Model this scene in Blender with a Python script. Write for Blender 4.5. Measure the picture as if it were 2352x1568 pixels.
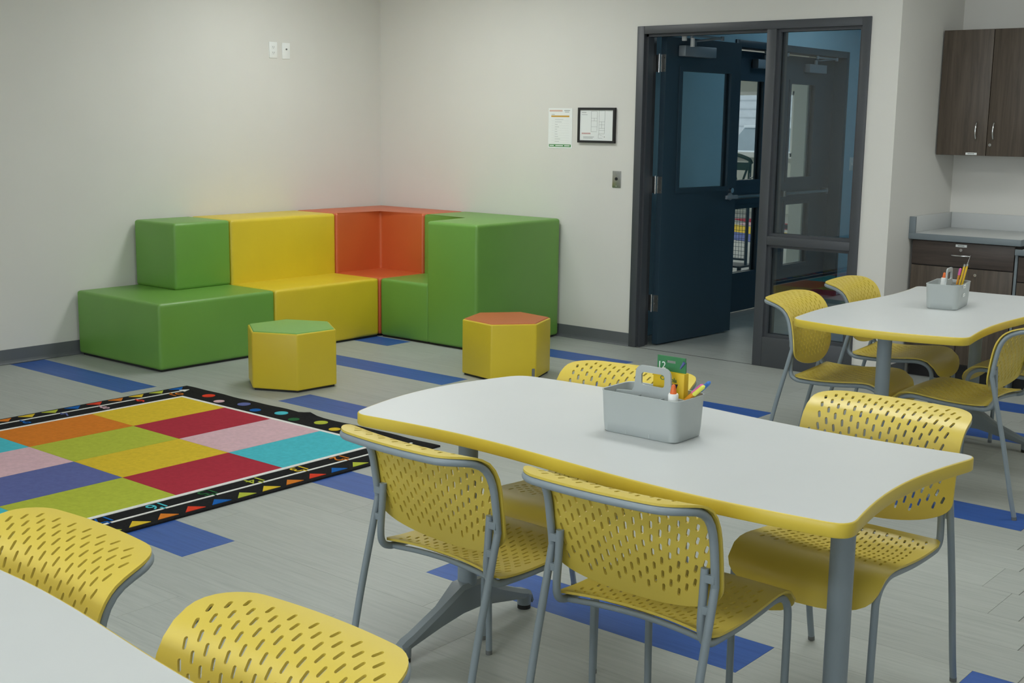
import bpy, bmesh, math, random
from mathutils import Vector, Matrix
from mathutils.geometry import delaunay_2d_cdt

PI = math.pi
SC = bpy.context.scene
COL = SC.collection
for o in list(bpy.data.objects):
    bpy.data.objects.remove(o)
rnd = random.Random(7)


def lin(r, g, b):
    f = lambda c: (c / 255 / 12.92) if c / 255 <= 0.04045 else ((c / 255 + 0.055) / 1.055) ** 2.4
    return (f(r), f(g), f(b), 1.0)


# ------------------------------------------------------------------ camera
cam_d = bpy.data.cameras.new('camera')
cam = bpy.data.objects.new('camera', cam_d)
COL.objects.link(cam)
YAW, PITCH, ROLL, FPX = 0.692, -0.1731, 0.0136, 2889.15
cy, sy, cp, sp = math.cos(YAW), math.sin(YAW), math.cos(PITCH), math.sin(PITCH)
fwd = Vector((-sy * cp, cy * cp, sp))
rgt = Vector((cy, sy, 0))
upv = rgt.cross(fwd)
R_ = rgt * math.cos(ROLL) + upv * math.sin(ROLL)
U_ = -rgt * math.sin(ROLL) + upv * math.cos(ROLL)
m = Matrix((R_, U_, -fwd)).transposed().to_4x4()
m.translation = Vector((7.3895, -7.225, 1.5438))
cam.matrix_world = m
cam_d.sensor_width = 36.0
cam_d.lens = 36.0 * FPX / 2352
cam_d.clip_start = 0.02
SC.camera = cam

# ------------------------------------------------------------------ world, lights, exposure
w = bpy.data.worlds.new('overcast_sky')
SC.world = w
w.use_nodes = True
bg = w.node_tree.nodes['Background']
bg.inputs[0].default_value = (0.78, 0.86, 0.92, 1)
bg.inputs[1].default_value = 1.3
SC.view_settings.view_transform = 'Standard'
SC.view_settings.look = 'None'
SC.view_settings.gamma = 1.0
SC.view_settings.use_curve_mapping = False
SC.view_settings.exposure = 0.0
ROOM_LIGHT = 12.6          # emission strength of the classroom troffers
DAYLIGHT = 4.3            # glow of the added window panel that stands in for daylight
VEST_LIGHT = 6.0          # added cool fill lamp in the vestibule
NEXT_LIGHT = 17.0          # room beyond
ROOM_TINT = (0.965, 1.0, 0.975)
H_CEIL = 2.75


# ------------------------------------------------------------------ materials
def new_mat(name):
    mt = bpy.data.materials.new(name)
    mt.use_nodes = True
    return mt, mt.node_tree.nodes, mt.node_tree.links, mt.node_tree.nodes['Principled BSDF']


def mat(name, col, rough=0.5, var=0.06, scale=6.0, bump=0.0, bscale=60.0, metal=0.0, spec=0.5, stretch=None, coat=0.0, emit=None):
    """Principled material with a soft noise variation of its colour and optional fine relief."""
    mt, N, L, P = new_mat(name)
    P.inputs['Roughness'].default_value = rough
    P.inputs['Metallic'].default_value = metal
    P.inputs['Specular IOR Level'].default_value = spec
    if coat:
        P.inputs['Coat Weight'].default_value = coat
    tc = N.new('ShaderNodeTexCoord')
    mp = N.new('ShaderNodeMapping')
    L.new(tc.outputs['Object'], mp.inputs['Vector'])
    if stretch:
        mp.inputs['Scale'].default_value = stretch
    nz = N.new('ShaderNodeTexNoise')
    nz.inputs['Scale'].default_value = scale
    nz.inputs['Detail'].default_value = 5.0
    L.new(mp.outputs['Vector'], nz.inputs['Vector'])
    cr = N.new('ShaderNodeValToRGB')
    c = list(col)
    cr.color_ramp.elements[0].position = 0.3
    cr.color_ramp.elements[1].position = 0.7
    cr.color_ramp.elements[0].color = [x * (1 - var) for x in c[:3]] + [1]
    cr.color_ramp.elements[1].color = [min(1, x * (1 + var)) for x in c[:3]] + [1]
    L.new(nz.outputs['Fac'], cr.inputs['Fac'])
    L.new(cr.outputs['Color'], P.inputs['Base Color'])
    if bump:
        n2 = N.new('ShaderNodeTexNoise')
        n2.inputs['Scale'].default_value = bscale
        n2.inputs['Detail'].default_value = 3.0
        L.new(mp.outputs['Vector'], n2.inputs['Vector'])
        b = N.new('ShaderNodeBump')
        b.inputs['Strength'].default_value = bump
        b.inputs['Distance'].default_value = 0.002
        L.new(n2.outputs['Fac'], b.inputs['Height'])
        L.new(b.outputs['Normal'], P.inputs['Normal'])
    if emit:
        P.inputs['Emission Color'].default_value = (*emit[0], 1)
        P.inputs['Emission Strength'].default_value = emit[1]
    return mt


def plank_mat(name, c0, c1, c2, rough=0.42):
    """Vinyl plank: long fine streaks along X, a tone of its own for every plank."""
    mt, N, L, P = new_mat(name)
    P.inputs['Roughness'].default_value = rough
    P.inputs['Specular IOR Level'].default_value = 0.28
    g = N.new('ShaderNodeNewGeometry')
    oi = N.new('ShaderNodeObjectInfo')
    off = N.new('ShaderNodeVectorMath')
    off.operation = 'SCALE'
    off.inputs[0].default_value = (37, 91, 13)
    L.new(oi.outputs['Random'], off.inputs['Scale'])
    add = N.new('ShaderNodeVectorMath')
    L.new(g.outputs['Position'], add.inputs[0])
    L.new(off.outputs[0], add.inputs[1])
    mp = N.new('ShaderNodeMapping')
    mp.inputs['Scale'].default_value = (2.2, 42, 1)
    L.new(add.outputs[0], mp.inputs['Vector'])
    nz = N.new('ShaderNodeTexNoise')
    nz.inputs['Scale'].default_value = 1.6
    nz.inputs['Detail'].default_value = 9.0
    nz.inputs['Roughness'].default_value = 0.72
    L.new(mp.outputs[0], nz.inputs['Vector'])
    cr = N.new('ShaderNodeValToRGB')
    cr.color_ramp.elements[0].position = 0.28
    cr.color_ramp.elements[0].color = c0
    cr.color_ramp.elements[1].position = 0.72
    cr.color_ramp.elements[1].color = c2
    e = cr.color_ramp.elements.new(0.5)
    e.color = c1
    L.new(nz.outputs['Fac'], cr.inputs['Fac'])
    hsv = N.new('ShaderNodeHueSaturation')
    mr = N.new('ShaderNodeMapRange')
    mr.inputs[3].default_value = 0.965
    mr.inputs[4].default_value = 1.035
    L.new(oi.outputs['Random'], mr.inputs[0])
    L.new(mr.outputs[0], hsv.inputs['Value'])
    L.new(cr.outputs['Color'], hsv.inputs['Color'])
    L.new(hsv.outputs['Color'], P.inputs['Base Color'])
    b = N.new('ShaderNodeBump')
    b.inputs['Strength'].default_value = 0.12
    b.inputs['Distance'].default_value = 0.001
    L.new(nz.outputs['Fac'], b.inputs['Height'])
    L.new(b.outputs['Normal'], P.inputs['Normal'])
    return mt


def wood_mat(name, c0, c1, axis='Z', rough=0.45):
    mt, N, L, P = new_mat(name)
    P.inputs['Roughness'].default_value = rough
    tc = N.new('ShaderNodeTexCoord')
    oi = N.new('ShaderNodeObjectInfo')
    sc_ = N.new('ShaderNodeVectorMath')
    sc_.operation = 'SCALE'
    sc_.inputs[0].default_value = (11, 17, 23)
    L.new(oi.outputs['Random'], sc_.inputs['Scale'])
    add = N.new('ShaderNodeVectorMath')
    L.new(tc.outputs['Object'], add.inputs[0])
    L.new(sc_.outputs[0], add.inputs[1])
    mp = N.new('ShaderNodeMapping')
    mp.inputs['Scale'].default_value = (30, 30, 1.6) if axis == 'Z' else (1.6, 30, 30)
    L.new(add.outputs[0], mp.inputs['Vector'])
    nz = N.new('ShaderNodeTexNoise')
    nz.inputs['Scale'].default_value = 1.3
    nz.inputs['Detail'].default_value = 7
    nz.inputs['Roughness'].default_value = 0.65
    nz.inputs['Distortion'].default_value = 0.5
    L.new(mp.outputs[0], nz.inputs['Vector'])
    cr = N.new('ShaderNodeValToRGB')
    cr.color_ramp.elements[0].position = 0.3
    cr.color_ramp.elements[0].color = c0
    cr.color_ramp.elements[1].position = 0.72
    cr.color_ramp.elements[1].color = c1
    L.new(nz.outputs['Fac'], cr.inputs['Fac'])
    L.new(cr.outputs['Color'], P.inputs['Base Color'])
    return mt


def glass_mat(name, tint=(0.95, 0.97, 0.965), refl=0.055):
    """Thin architectural glass: clear with a mirror reflection that grows at grazing angles."""
    mt = bpy.data.materials.new(name)
    mt.use_nodes = True
    N, L = mt.node_tree.nodes, mt.node_tree.links
    N.clear()
    out = N.new('ShaderNodeOutputMaterial')
    tr = N.new('ShaderNodeBsdfTransparent')
    tr.inputs[0].default_value = (*tint, 1)
    gl = N.new('ShaderNodeBsdfGlossy')
    gl.inputs['Roughness'].default_value = 0.0
    gl.inputs[0].default_value = (0.95, 0.97, 0.97, 1)
    lw = N.new('ShaderNodeLayerWeight')
    lw.inputs['Blend'].default_value = 0.5
    pw = N.new('ShaderNodeMath')
    pw.operation = 'POWER'
    pw.inputs[1].default_value = 4.0
    L.new(lw.outputs['Facing'], pw.inputs[0])
    ma = N.new('ShaderNodeMath')
    ma.operation = 'MULTIPLY_ADD'
    ma.inputs[1].default_value = 0.8
    ma.inputs[2].default_value = refl
    L.new(pw.outputs[0], ma.inputs[0])
    mx = N.new('ShaderNodeMixShader')
    L.new(ma.outputs[0], mx.inputs[0])
    L.new(tr.outputs[0], mx.inputs[1])
    L.new(gl.outputs[0], mx.inputs[2])
    L.new(mx.outputs[0], out.inputs[0])
    return mt


M = {}
M['wall'] = mat('wall_paint', (0.740, 0.730, 0.690, 1), 0.6, 0.012, 2.5, 0.06, 260, spec=0.25)
M['ceiling'] = mat('ceiling_tile', (0.78, 0.78, 0.75, 1), 0.8, 0.03, 30, 0.2, 200)
M['plank'] = plank_mat('grey_vinyl_plank', (0.33, 0.352, 0.332, 1), (0.392, 0.415, 0.39, 1), (0.435, 0.46, 0.432, 1))
M['plank_blue'] = plank_mat('blue_vinyl_plank', (0.026, 0.080, 0.290, 1), (0.036, 0.105, 0.37, 1), (0.050, 0.130, 0.43, 1))
M['sub'] = mat('floor_screed', (0.36, 0.365, 0.345, 1), 0.5, 0.05)
M['base'] = mat('vinyl_cove_base', lin(98, 102, 106), 0.5, 0.03)
M['frame'] = mat('charcoal_door_frame_paint', (0.064, 0.070, 0.080, 1), 0.42, 0.03)
M['door'] = mat('navy_door_paint', (0.028, 0.058, 0.085, 1), 0.42, 0.03)
M['blue_wall'] = mat('blue_wall_paint', (0.42, 0.68, 0.82, 1), 0.6, 0.02)
M['pale_wall'] = mat('pale_wall_paint', (0.66, 0.68, 0.62, 1), 0.6, 0.02)
M['glass'] = glass_mat('clear_glass')
M['glazing'] = glass_mat('picture_glass', (0.995, 0.995, 0.995), 0.012)
M['steel'] = mat('brushed_steel', (0.42, 0.43, 0.42, 1), 0.36, 0.05, 40, metal=1.0)
M['chrome'] = mat('chrome', (0.75, 0.76, 0.77, 1), 0.12, 0.02, metal=1.0)
M['alu'] = mat('aluminium_closer', lin(150, 160, 168), 0.4, 0.03, metal=0.35)
M['foam_green'] = mat('green_vinyl', (0.150, 0.355, 0.052, 1), 0.40, 0.03, 4, 0.10, 420, spec=0.75)
M['foam_yellow'] = mat('yellow_vinyl', (0.72, 0.545, 0.022, 1), 0.40, 0.03, 4, 0.10, 420, spec=0.7)
M['foam_orange'] = mat('orange_vinyl', (0.60, 0.115, 0.028, 1), 0.40, 0.03, 4, 0.10, 420, spec=0.7)
M['stool_green'] = mat('light_green_vinyl', (0.20, 0.44, 0.105, 1), 0.45, 0.03, 4, 0.1, 420)
M['stool_orange'] = mat('soft_orange_vinyl', (0.56, 0.155, 0.050, 1), 0.45, 0.03, 4, 0.1, 420)
M['black'] = mat('black_rubber', (0.012, 0.012, 0.013, 1), 0.6, 0.1)
M['chair'] = mat('yellow_polypropylene', (0.650, 0.500, 0.072, 1), 0.40, 0.02, 5, 0.05, 500, spec=0.6)
M['tube'] = mat('grey_powder_coat', (0.245, 0.295, 0.330, 1), 0.38, 0.03, spec=0.5)
M['foot'] = mat('grey_cast_foot', (0.24, 0.28, 0.305, 1), 0.36, 0.03)
M['laminate'] = mat('white_laminate', (0.585, 0.605, 0.605, 1), 0.36, 0.01, spec=0.35)
M['edge'] = mat('yellow_edge_band', (0.66, 0.50, 0.055, 1), 0.36, 0.02)
M['caddy'] = mat('grey_caddy_plastic', (0.425, 0.465, 0.465, 1), 0.42, 0.02)
M['wood_v'] = wood_mat('dark_walnut_laminate', (0.052, 0.038, 0.028, 1), (0.120, 0.092, 0.068, 1), 'Z')
M['wood_h'] = wood_mat('dark_walnut_laminate_across', (0.040, 0.029, 0.024, 1), (0.082, 0.060, 0.049, 1), 'X')
M['cab'] = mat('dark_cabinet_box', (0.030, 0.026, 0.024, 1), 0.6)
M['grey_edge'] = mat('grey_counter_edge', lin(118, 128, 134), 0.45, 0.02)
M['white'] = mat('white_plastic', (0.88, 0.90, 0.89, 1), 0.4, 0.01)
M['paper'] = mat('paper', (0.86, 0.89, 0.88, 1), 0.7, 0.01)
M['ink'] = mat('grey_print', (0.44, 0.46, 0.46, 1), 0.8, 0.05)
M['ink_dark'] = mat('dark_print', (0.16, 0.17, 0.17, 1), 0.8, 0.05)
M['ink_red'] = mat('faded_red_print', (0.55, 0.28, 0.27, 1), 0.8, 0.05)
M['ink_peach'] = mat('peach_print', (0.72, 0.52, 0.44, 1), 0.8, 0.05)
M['ink_ochre'] = mat('ochre_print', (0.62, 0.36, 0.05, 1), 0.8, 0.05)
M['ink_green'] = mat('green_print', (0.07, 0.27, 0.08, 1), 0.7, 0.05)
M['rug_black'] = mat('black_carpet', (0.014, 0.014, 0.015, 1), 0.95, 0.25, 90, 0.5, 300, spec=0.1)
for nm, c in dict(yellow=(200, 172, 48), red=(158, 46, 60), lime=(163, 172, 60), pink=(198, 165, 172), cyan=(72, 172, 184),
                  purple=(88, 96, 146), orange=(196, 114, 38), tri_red=(200, 60, 38), tri_blue=(24, 88, 160),
                  green=(40, 92, 54), white=(214, 214, 210)).items():
    k = 1.25
    cc = lin(*c)
    M['rug_' + nm] = mat(nm + '_carpet_print', (cc[0] * k, cc[1] * k, cc[2] * k, 1), 0.95, 0.07, 50, 0.4, 300, spec=0.1)
M['light'] = mat('troffer_diffuser', (0.8, 0.8, 0.8, 1), 0.6, 0.0, emit=(ROOM_TINT, ROOM_LIGHT))
M['daylight'] = mat('glowing_daylight_panel', (0.8, 0.8, 0.8, 1), 0.6, 0.0, emit=((0.90, 0.98, 1.05), DAYLIGHT))
M['light_v'] = mat('vestibule_diffuser', (0.8, 0.8, 0.8, 1), 0.6, 0.0, emit=((0.66, 0.88, 1.0), VEST_LIGHT))
M['light_n'] = mat('next_room_diffuser', (0.8, 0.8, 0.8, 1), 0.6, 0.0, emit=((0.95, 1.0, 0.96), NEXT_LIGHT))
M['orange_cap'] = mat('orange_plastic_cap', (0.80, 0.16, 0.03, 1), 0.4, 0.03)
M['box_yellow'] = mat('yellow_carton', (0.74, 0.50, 0.01, 1), 0.5, 0.03)
M['box_green'] = mat('green_carton', (0.035, 0.20, 0.075, 1), 0.5, 0.08)
M['box_navy'] = mat('navy_print', (0.012, 0.014, 0.06, 1), 0.5)
M['box_maroon'] = mat('maroon_print', (0.22, 0.02, 0.02, 1), 0.5)
M['pen_orange'] = mat('orange_pen_barrel', (0.78, 0.32, 0.02, 1), 0.4)
M['pen_pink'] = mat('pink_pen_cap', (0.72, 0.13, 0.40, 1), 0.4)
M['pen_yellow'] = mat('neon_yellow_cap', (0.78, 0.80, 0.12, 1), 0.4)
M['pen_blue'] = mat('blue_pen_cap', (0.05, 0.20, 0.60, 1), 0.4)
M['pencil'] = mat('yellow_pencil_paint', (0.72, 0.47, 0.02, 1), 0.4)
M['dark_green'] = mat('dark_green_paint', (0.012, 0.05, 0.012, 1), 0.5)
M['snow'] = mat('snowy_ground', (0.8, 0.82, 0.85, 1), 0.8, 0.1)
M['car'] = mat('white_car_paint', (0.7, 0.72, 0.74, 1), 0.3, 0.02)
M['car_glass'] = mat('car_window', (0.25, 0.30, 0.33, 1), 0.1)
M['car_red'] = mat('tail_lamp_red', (0.45, 0.10, 0.10, 1), 0.3)
M['house_gap'] = mat('siding_gap', (0.46, 0.48, 0.50, 1), 0.8, 0.05)
M['house'] = mat('pale_siding', (0.62, 0.64, 0.66, 1), 0.7, 0.05)
M['yellow_floor'] = mat('yellow_carpet', lin(186, 170, 80), 0.9, 0.05)


# ------------------------------------------------------------------ geometry helpers
def link(name, me, mats, parent=None, smooth=False):
    o = bpy.data.objects.new(name, me)
    COL.objects.link(o)
    for mm in (mats if isinstance(mats, (list, tuple)) else [mats]):
        me.materials.append(mm)
    if smooth:
        for p in me.polygons:
            p.use_smooth = True
    if parent:
        o.parent = parent
    return o


def fin(name, bm, mats, parent=None, smooth=False, recalc=True, sharp=None):
    if recalc:
        bmesh.ops.recalc_face_normals(bm, faces=bm.faces)
    me = bpy.data.meshes.new(name)
    bm.to_mesh(me)
    bm.free()
    o = link(name, me, mats, parent, smooth)
    if smooth and sharp:
        me.set_sharp_from_angle(angle=math.radians(sharp))
    return o


def add_box(bm, x0, x1, y0, y1, z0, z1, mi=0, bev=0.0, seg=2):
    vs = [bm.verts.new((x, y, z)) for x in (x0, x1) for y in (y0, y1) for z in (z0, z1)]
    fs = []
    for ids in ((0, 1, 3, 2), (4, 6, 7, 5), (0, 4, 5, 1), (2, 3, 7, 6), (0, 2, 6, 4), (1, 5, 7, 3)):
        f = bm.faces.new([vs[i] for i in ids])
        f.material_index = mi
        fs.append(f)
    if bev:
        es = list({e for f in fs for e in f.edges})
        r = bmesh.ops.bevel(bm, geom=es, offset=bev, segments=seg, affect='EDGES', profile=0.5)
        for f in r['faces']:
            f.material_index = mi
    return vs


def box(name, x0, x1, y0, y1, z0, z1, mt, parent=None, bev=0.0, seg=2):
    bm = bmesh.new()
    add_box(bm, x0, x1, y0, y1, z0, z1, 0, bev, seg)
    return fin(name, bm, mt, parent, smooth=bev > 0, sharp=40 if bev else None)


def prism(bm, pts, z0, z1, mi=0, bev=0.0, seg=3):
    """Upright prism over a plan polygon."""
    a = [bm.verts.new((x, y, z0)) for x, y in pts]
    b = [bm.verts.new((x, y, z1)) for x, y in pts]
    n = len(pts)
    fs = [bm.faces.new(a[::-1]), bm.faces.new(b)]
    for i in range(n):
        fs.append(bm.faces.new((a[i], a[(i + 1) % n], b[(i + 1) % n], b[i])))
    for f in fs:
        f.material_index = mi
    if bev:
        es = list({e for f in fs for e in f.edges})
        r = bmesh.ops.bevel(bm, geom=es, offset=bev, segments=seg, affect='EDGES', profile=0.55)
        for f in r['faces']:
            f.material_index = mi
    return fs


def catmull(pts, n=8):
    P = [Vector(p) for p in pts]
    P = [2 * P[0] - P[1]] + P + [2 * P[-1] - P[-2]]
    out = []
    for i in range(1, len(P) - 2):
        for k in range(n):
            t = k / n
            a, b, c, d = P[i - 1], P[i], P[i + 1], P[i + 2]
            out.append(0.5 * ((2 * b) + (c - a) * t + (2 * a - 5 * b + 4 * c - d) * t * t + (3 * b - a - 3 * c + d) * t ** 3))
    out.append(P[-2].copy())
    return out


def add_tube(bm, path, r, sides=10, caps=True, mi=0):
    """Round tube along a polyline with a parallel-transported frame; r is a number or one per point."""
    path = [Vector(p) for p in path]
    n = len(path)
    rs = r if isinstance(r, (list, tuple)) else [r] * n
    tan = []
    for i in range(n):
        a, b = path[max(i - 1, 0)], path[min(i + 1, n - 1)]
        tan.append((b - a).normalized())
    ref = Vector((1, 0, 0)) if abs(tan[0].x) < 0.8 else Vector((0, 1, 0))
    nrm = (ref - tan[0] * ref.dot(tan[0])).normalized()
    rings = []
    for i in range(n):
        if i:
            nrm = (nrm - tan[i] * nrm.dot(tan[i])).normalized()
        bi = tan[i].cross(nrm)
        rings.append([bm.verts.new(path[i] + (nrm * math.cos(2 * PI * k / sides) + bi * math.sin(2 * PI * k / sides)) * rs[i]) for k in range(sides)])
    for i in range(n - 1):
        for k in range(sides):
            f = bm.faces.new((rings[i][k], rings[i][(k + 1) % sides], rings[i + 1][(k + 1) % sides], rings[i + 1][k]))
            f.material_index = mi
    if caps:
        bm.faces.new(rings[0][::-1]).material_index = mi
        bm.faces.new(rings[-1]).material_index = mi


def tube(name, path, r, mt, parent=None, sides=10):
    bm = bmesh.new()
    add_tube(bm, path, r, sides)
    return fin(name, bm, mt, parent, smooth=True, sharp=50)


def tag(o, label=None, cat=None, group=None, kind=None):
    if label:
        o['label'] = label
    if cat:
        o['category'] = cat
    if group:
        o['group'] = group
    if kind:
        o['kind'] = kind
    return o


def thing(name, label, cat, loc=(0, 0, 0), rz=0.0, group=None):
    o = bpy.data.objects.new(name, None)
    o.empty_display_size = 0.1
    COL.objects.link(o)
    o.location = loc
    o.rotation_euler = (0, 0, rz)
    return tag(o, label, cat, group)


def struct(name, bm, mt, parent=None, smooth=False):
    o = fin(name, bm, mt, parent, smooth)
    if not parent:
        o['kind'] = 'structure'
    return o


def sroot(name, loc=(0, 0, 0), rz=0.0):
    o = bpy.data.objects.new(name, None)
    COL.objects.link(o)
    o.location = loc
    o.rotation_euler = (0, 0, rz)
    o['kind'] = 'structure'
    return o


def dup(root, loc, rz, label, name=None, group=None):
    r = root.copy()
    COL.objects.link(r)
    r.location = loc
    r.rotation_euler = (0, 0, rz)
    r['label'] = label
    if group:
        r['group'] = group
    for ch in list(root.children):
        c = ch.copy()
        COL.objects.link(c)
        c.parent = r
        for g in list(ch.children):
            d = g.copy()
            COL.objects.link(d)
            d.parent = c
    return r


def text_mesh(name, s, size, mt, M4, parent=None, depth=0.0006):
    cu = bpy.data.curves.new(name, 'FONT')
    cu.body = s
    cu.size = size
    cu.align_x = 'CENTER'
    cu.align_y = 'CENTER'
    cu.extrude = depth
    cu.resolution_u = 3
    tmp = bpy.data.objects.new('tmp_text', cu)
    COL.objects.link(tmp)
    bpy.context.view_layer.update()
    me = bpy.data.meshes.new_from_object(tmp.evaluated_get(bpy.context.evaluated_depsgraph_get()))
    bpy.data.objects.remove(tmp)
    bpy.data.curves.remove(cu)
    me.name = name
    me.materials.clear()
    me.transform(M4)
    return link(name, me, mt, parent)


def frame4(o, ex, ey):
    """Matrix that lays text local X along ex and local Y along ey at o."""
    ex, ey = Vector(ex).normalized(), Vector(ey).normalized()
    mm = Matrix((ex, ey, ex.cross(ey))).transposed().to_4x4()
    mm.translation = Vector(o)
    return mm


# ------------------------------------------------------------------ room shell
DX0, DX1, DH, XW, AY = 2.4704, 4.130, 2.184, 4.3107, 0.9672
bm = bmesh.new()
add_box(bm, -0.15, 0, -10.5, 0.15, 0, H_CEIL)
struct('wall_left', bm, M['wall'])
bm = bmesh.new()
add_box(bm, 0, DX0 + 0.02, 0, 0.13, 0, H_CEIL)
add_box(bm, DX0 + 0.02, DX1 - 0.02, 0, 0.13, DH - 0.02, H_CEIL)
add_box(bm, DX1 - 0.02, XW, 0, 0.13, 0, H_CEIL)
struct('wall_back', bm, M['wall'])
bm = bmesh.new()
add_box(bm, XW - 0.13, XW, 0.13, AY + 0.13, 0, H_CEIL)
struct('wall_alcove_side', bm, M['wall'])
bm = bmesh.new()
add_box(bm, XW, 10.6, AY, AY + 0.13, 0, H_CEIL)
struct('wall_alcove_back', bm, M['wall'])
bm = bmesh.new()
add_box(bm, 10.6, 10.75, -10.5, AY + 0.13, 0, H_CEIL)
struct('wall_right', bm, M['wall'])
bm = bmesh.new()
QX0, QX1, QZ0, QZ1 = 2.6, 8.2, 0.95, 2.35
add_box(bm, -0.15, QX0, -10.65, -10.5, 0, H_CEIL)
add_box(bm, QX1, 10.75, -10.65, -10.5, 0, H_CEIL)
add_box(bm, QX0, QX1, -10.65, -10.5, 0, QZ0)
add_box(bm, QX0, QX1, -10.65, -10.5, QZ1, H_CEIL)
struct('wall_front', bm, M['wall'])
wq = sroot('unseen_window_2')  # unseen window, added for light from behind the camera
bm = bmesh.new()
for k in range(5):
    x = QX0 + (QX1 - QX0 - 0.06) * k / 4
    add_box(bm, x, x + 0.06, -10.64, -10.52, QZ0, QZ1)
add_box(bm, QX0, QX1, -10.64, -10.52, QZ0, QZ0 + 0.06)
add_box(bm, QX0, QX1, -10.64, -10.52, QZ1 - 0.06, QZ1)
fin('window_frame', bm, M['white'], wq)
box('daylight_panel', QX0, QX1, -10.60, -10.59, QZ0, QZ1, M['daylight'], wq)  # emissive panel, glows in place of real daylight
bm = bmesh.new()
add_box(bm, -0.15, 10.75, -10.65, AY + 0.13, H_CEIL, H_CEIL + 0.1)
struct('ceiling', bm, M['ceiling'])

# floor slab with individual vinyl planks
fl = box('floor', -8, 10.75, -10.65, 13.2, -0.12, -0.0035, M['sub'])
fl['kind'] = 'structure'
ROW0, ROWP, PL = -4.672, 0.2336, 1.2192
blue = {}          # row -> list of plank starts (x)
for k, xs in {0: [2.541], 2: [4.513], 4: [2.99], 3: [6.243], 6: [0.026], 8: [2.045], 10: [4.92], 12: [1.195], 14: [3.0], 15: [0.028], 16: [4.60], 17: [1.61], 19: [4.95]}.items():
    blue[k] = xs
blue[10] = [4.92, 4.92 + PL]
plank_cache = {}


def plank(x0, x1, k, is_blue):
    y0 = ROW0 + k * ROWP
    L_ = round(x1 - x0, 3)
    key = (L_, is_blue)
    if key not in plank_cache:
        bmx = bmesh.new()
        g = 0.0001
        c = 0.0004
        a = [bmx.verts.new(p) for p in ((g, g, -0.003), (L_ - g, g, -0.003), (L_ - g, ROWP - g, -0.003), (g, ROWP - g, -0.003))]
        b = [bmx.verts.new(p) for p in ((g + c, g + c, 0), (L_ - g - c, g + c, 0), (L_ - g - c, ROWP - g - c, 0), (g + c, ROWP - g - c, 0))]
        bmx.faces.new(b)
        for i in range(4):
            bmx.faces.new((a[i], a[(i + 1) % 4], b[(i + 1) % 4], b[i]))
        me = bpy.data.meshes.new('plank')
        bmx.to_mesh(me)
        bmx.free()
        me.materials.append(M['plank_blue'] if is_blue else M['plank'])
        plank_cache[key] = me
    o = bpy.data.objects.new('plank', plank_cache[key])
    COL.objects.link(o)
    o.location = (x0, y0, 0)
    o.parent = fl


def lay_row(k, lo, hi):
    starts = blue.get(k, [])
    ph = starts[0] % PL if starts else rnd.choice((0.2, 0.45, 0.7, 0.95, 1.1)) + rnd.uniform(-0.05, 0.05)
    x = ph - PL * math.ceil((ph - lo) / PL)
    while x < hi - 0.01:
        a, b = max(x, lo), min(x + PL, hi)
        if b - a > 0.03:
            plank(a, b, k, any(abs(x - s) < 0.1 for s in starts))
        x += PL


for k in range(-9, 25):
    y = ROW0 + k * ROWP
    if y < -0.1:
        # what the camera can see of each row: left and right limits of the view on the floor
        lo = 0.02 if y > -4.6 else (max(0.02, 7.39 - (7.3 + y) * 1.62 - 0.6) if y > -6.7 else 3.0)
        hi = min(7.4, 6.9 - 0.32 * (y + 5.4)) if y < -2.2 else 6.7
        lay_row(k, lo, hi)
    elif y < 0.9:
        lay_row(k, XW + 0.01, 6.2)
for k in range(20, 34):
    lay_row(k, 2.33, 4.17)

# cove base
bm = bmesh.new()


def cove(bm, p, q, n):
    """Cove base strip from p to q, toe flaring along n."""
    prof = ((0, 0.092), (0.005, 0.092), (0.005, 0.022), (0.008, 0.010), (0.016, 0.002), (0.016, 0.0), (0, 0.0))
    rings = []
    for e in (p, q):
        rings.append([bm.verts.new((e[0] + n[0] * d, e[1] + n[1] * d, z)) for d, z in prof])
    for i in range(len(prof) - 1):
        bm.faces.new((rings[0][i], rings[0][i + 1], rings[1][i + 1], rings[1][i]))
    bm.faces.new(rings[0])
    bm.faces.new(rings[1][::-1])


cove(bm, (0, -10.4), (0, -0.0), (1, 0))
struct('baseboard_left', bm, M['base'])
bm = bmesh.new()
cove(bm, (0.0, 0), (DX0, 0), (0, -1))
cove(bm, (DX1, 0), (XW, 0), (0, -1))
struct('baseboard_back', bm, M['base'])
bm = bmesh.new()
cove(bm, (XW, 0.0), (XW, 0.38), (1, 0))
struct('baseboard_alcove', bm, M['base'])

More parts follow.
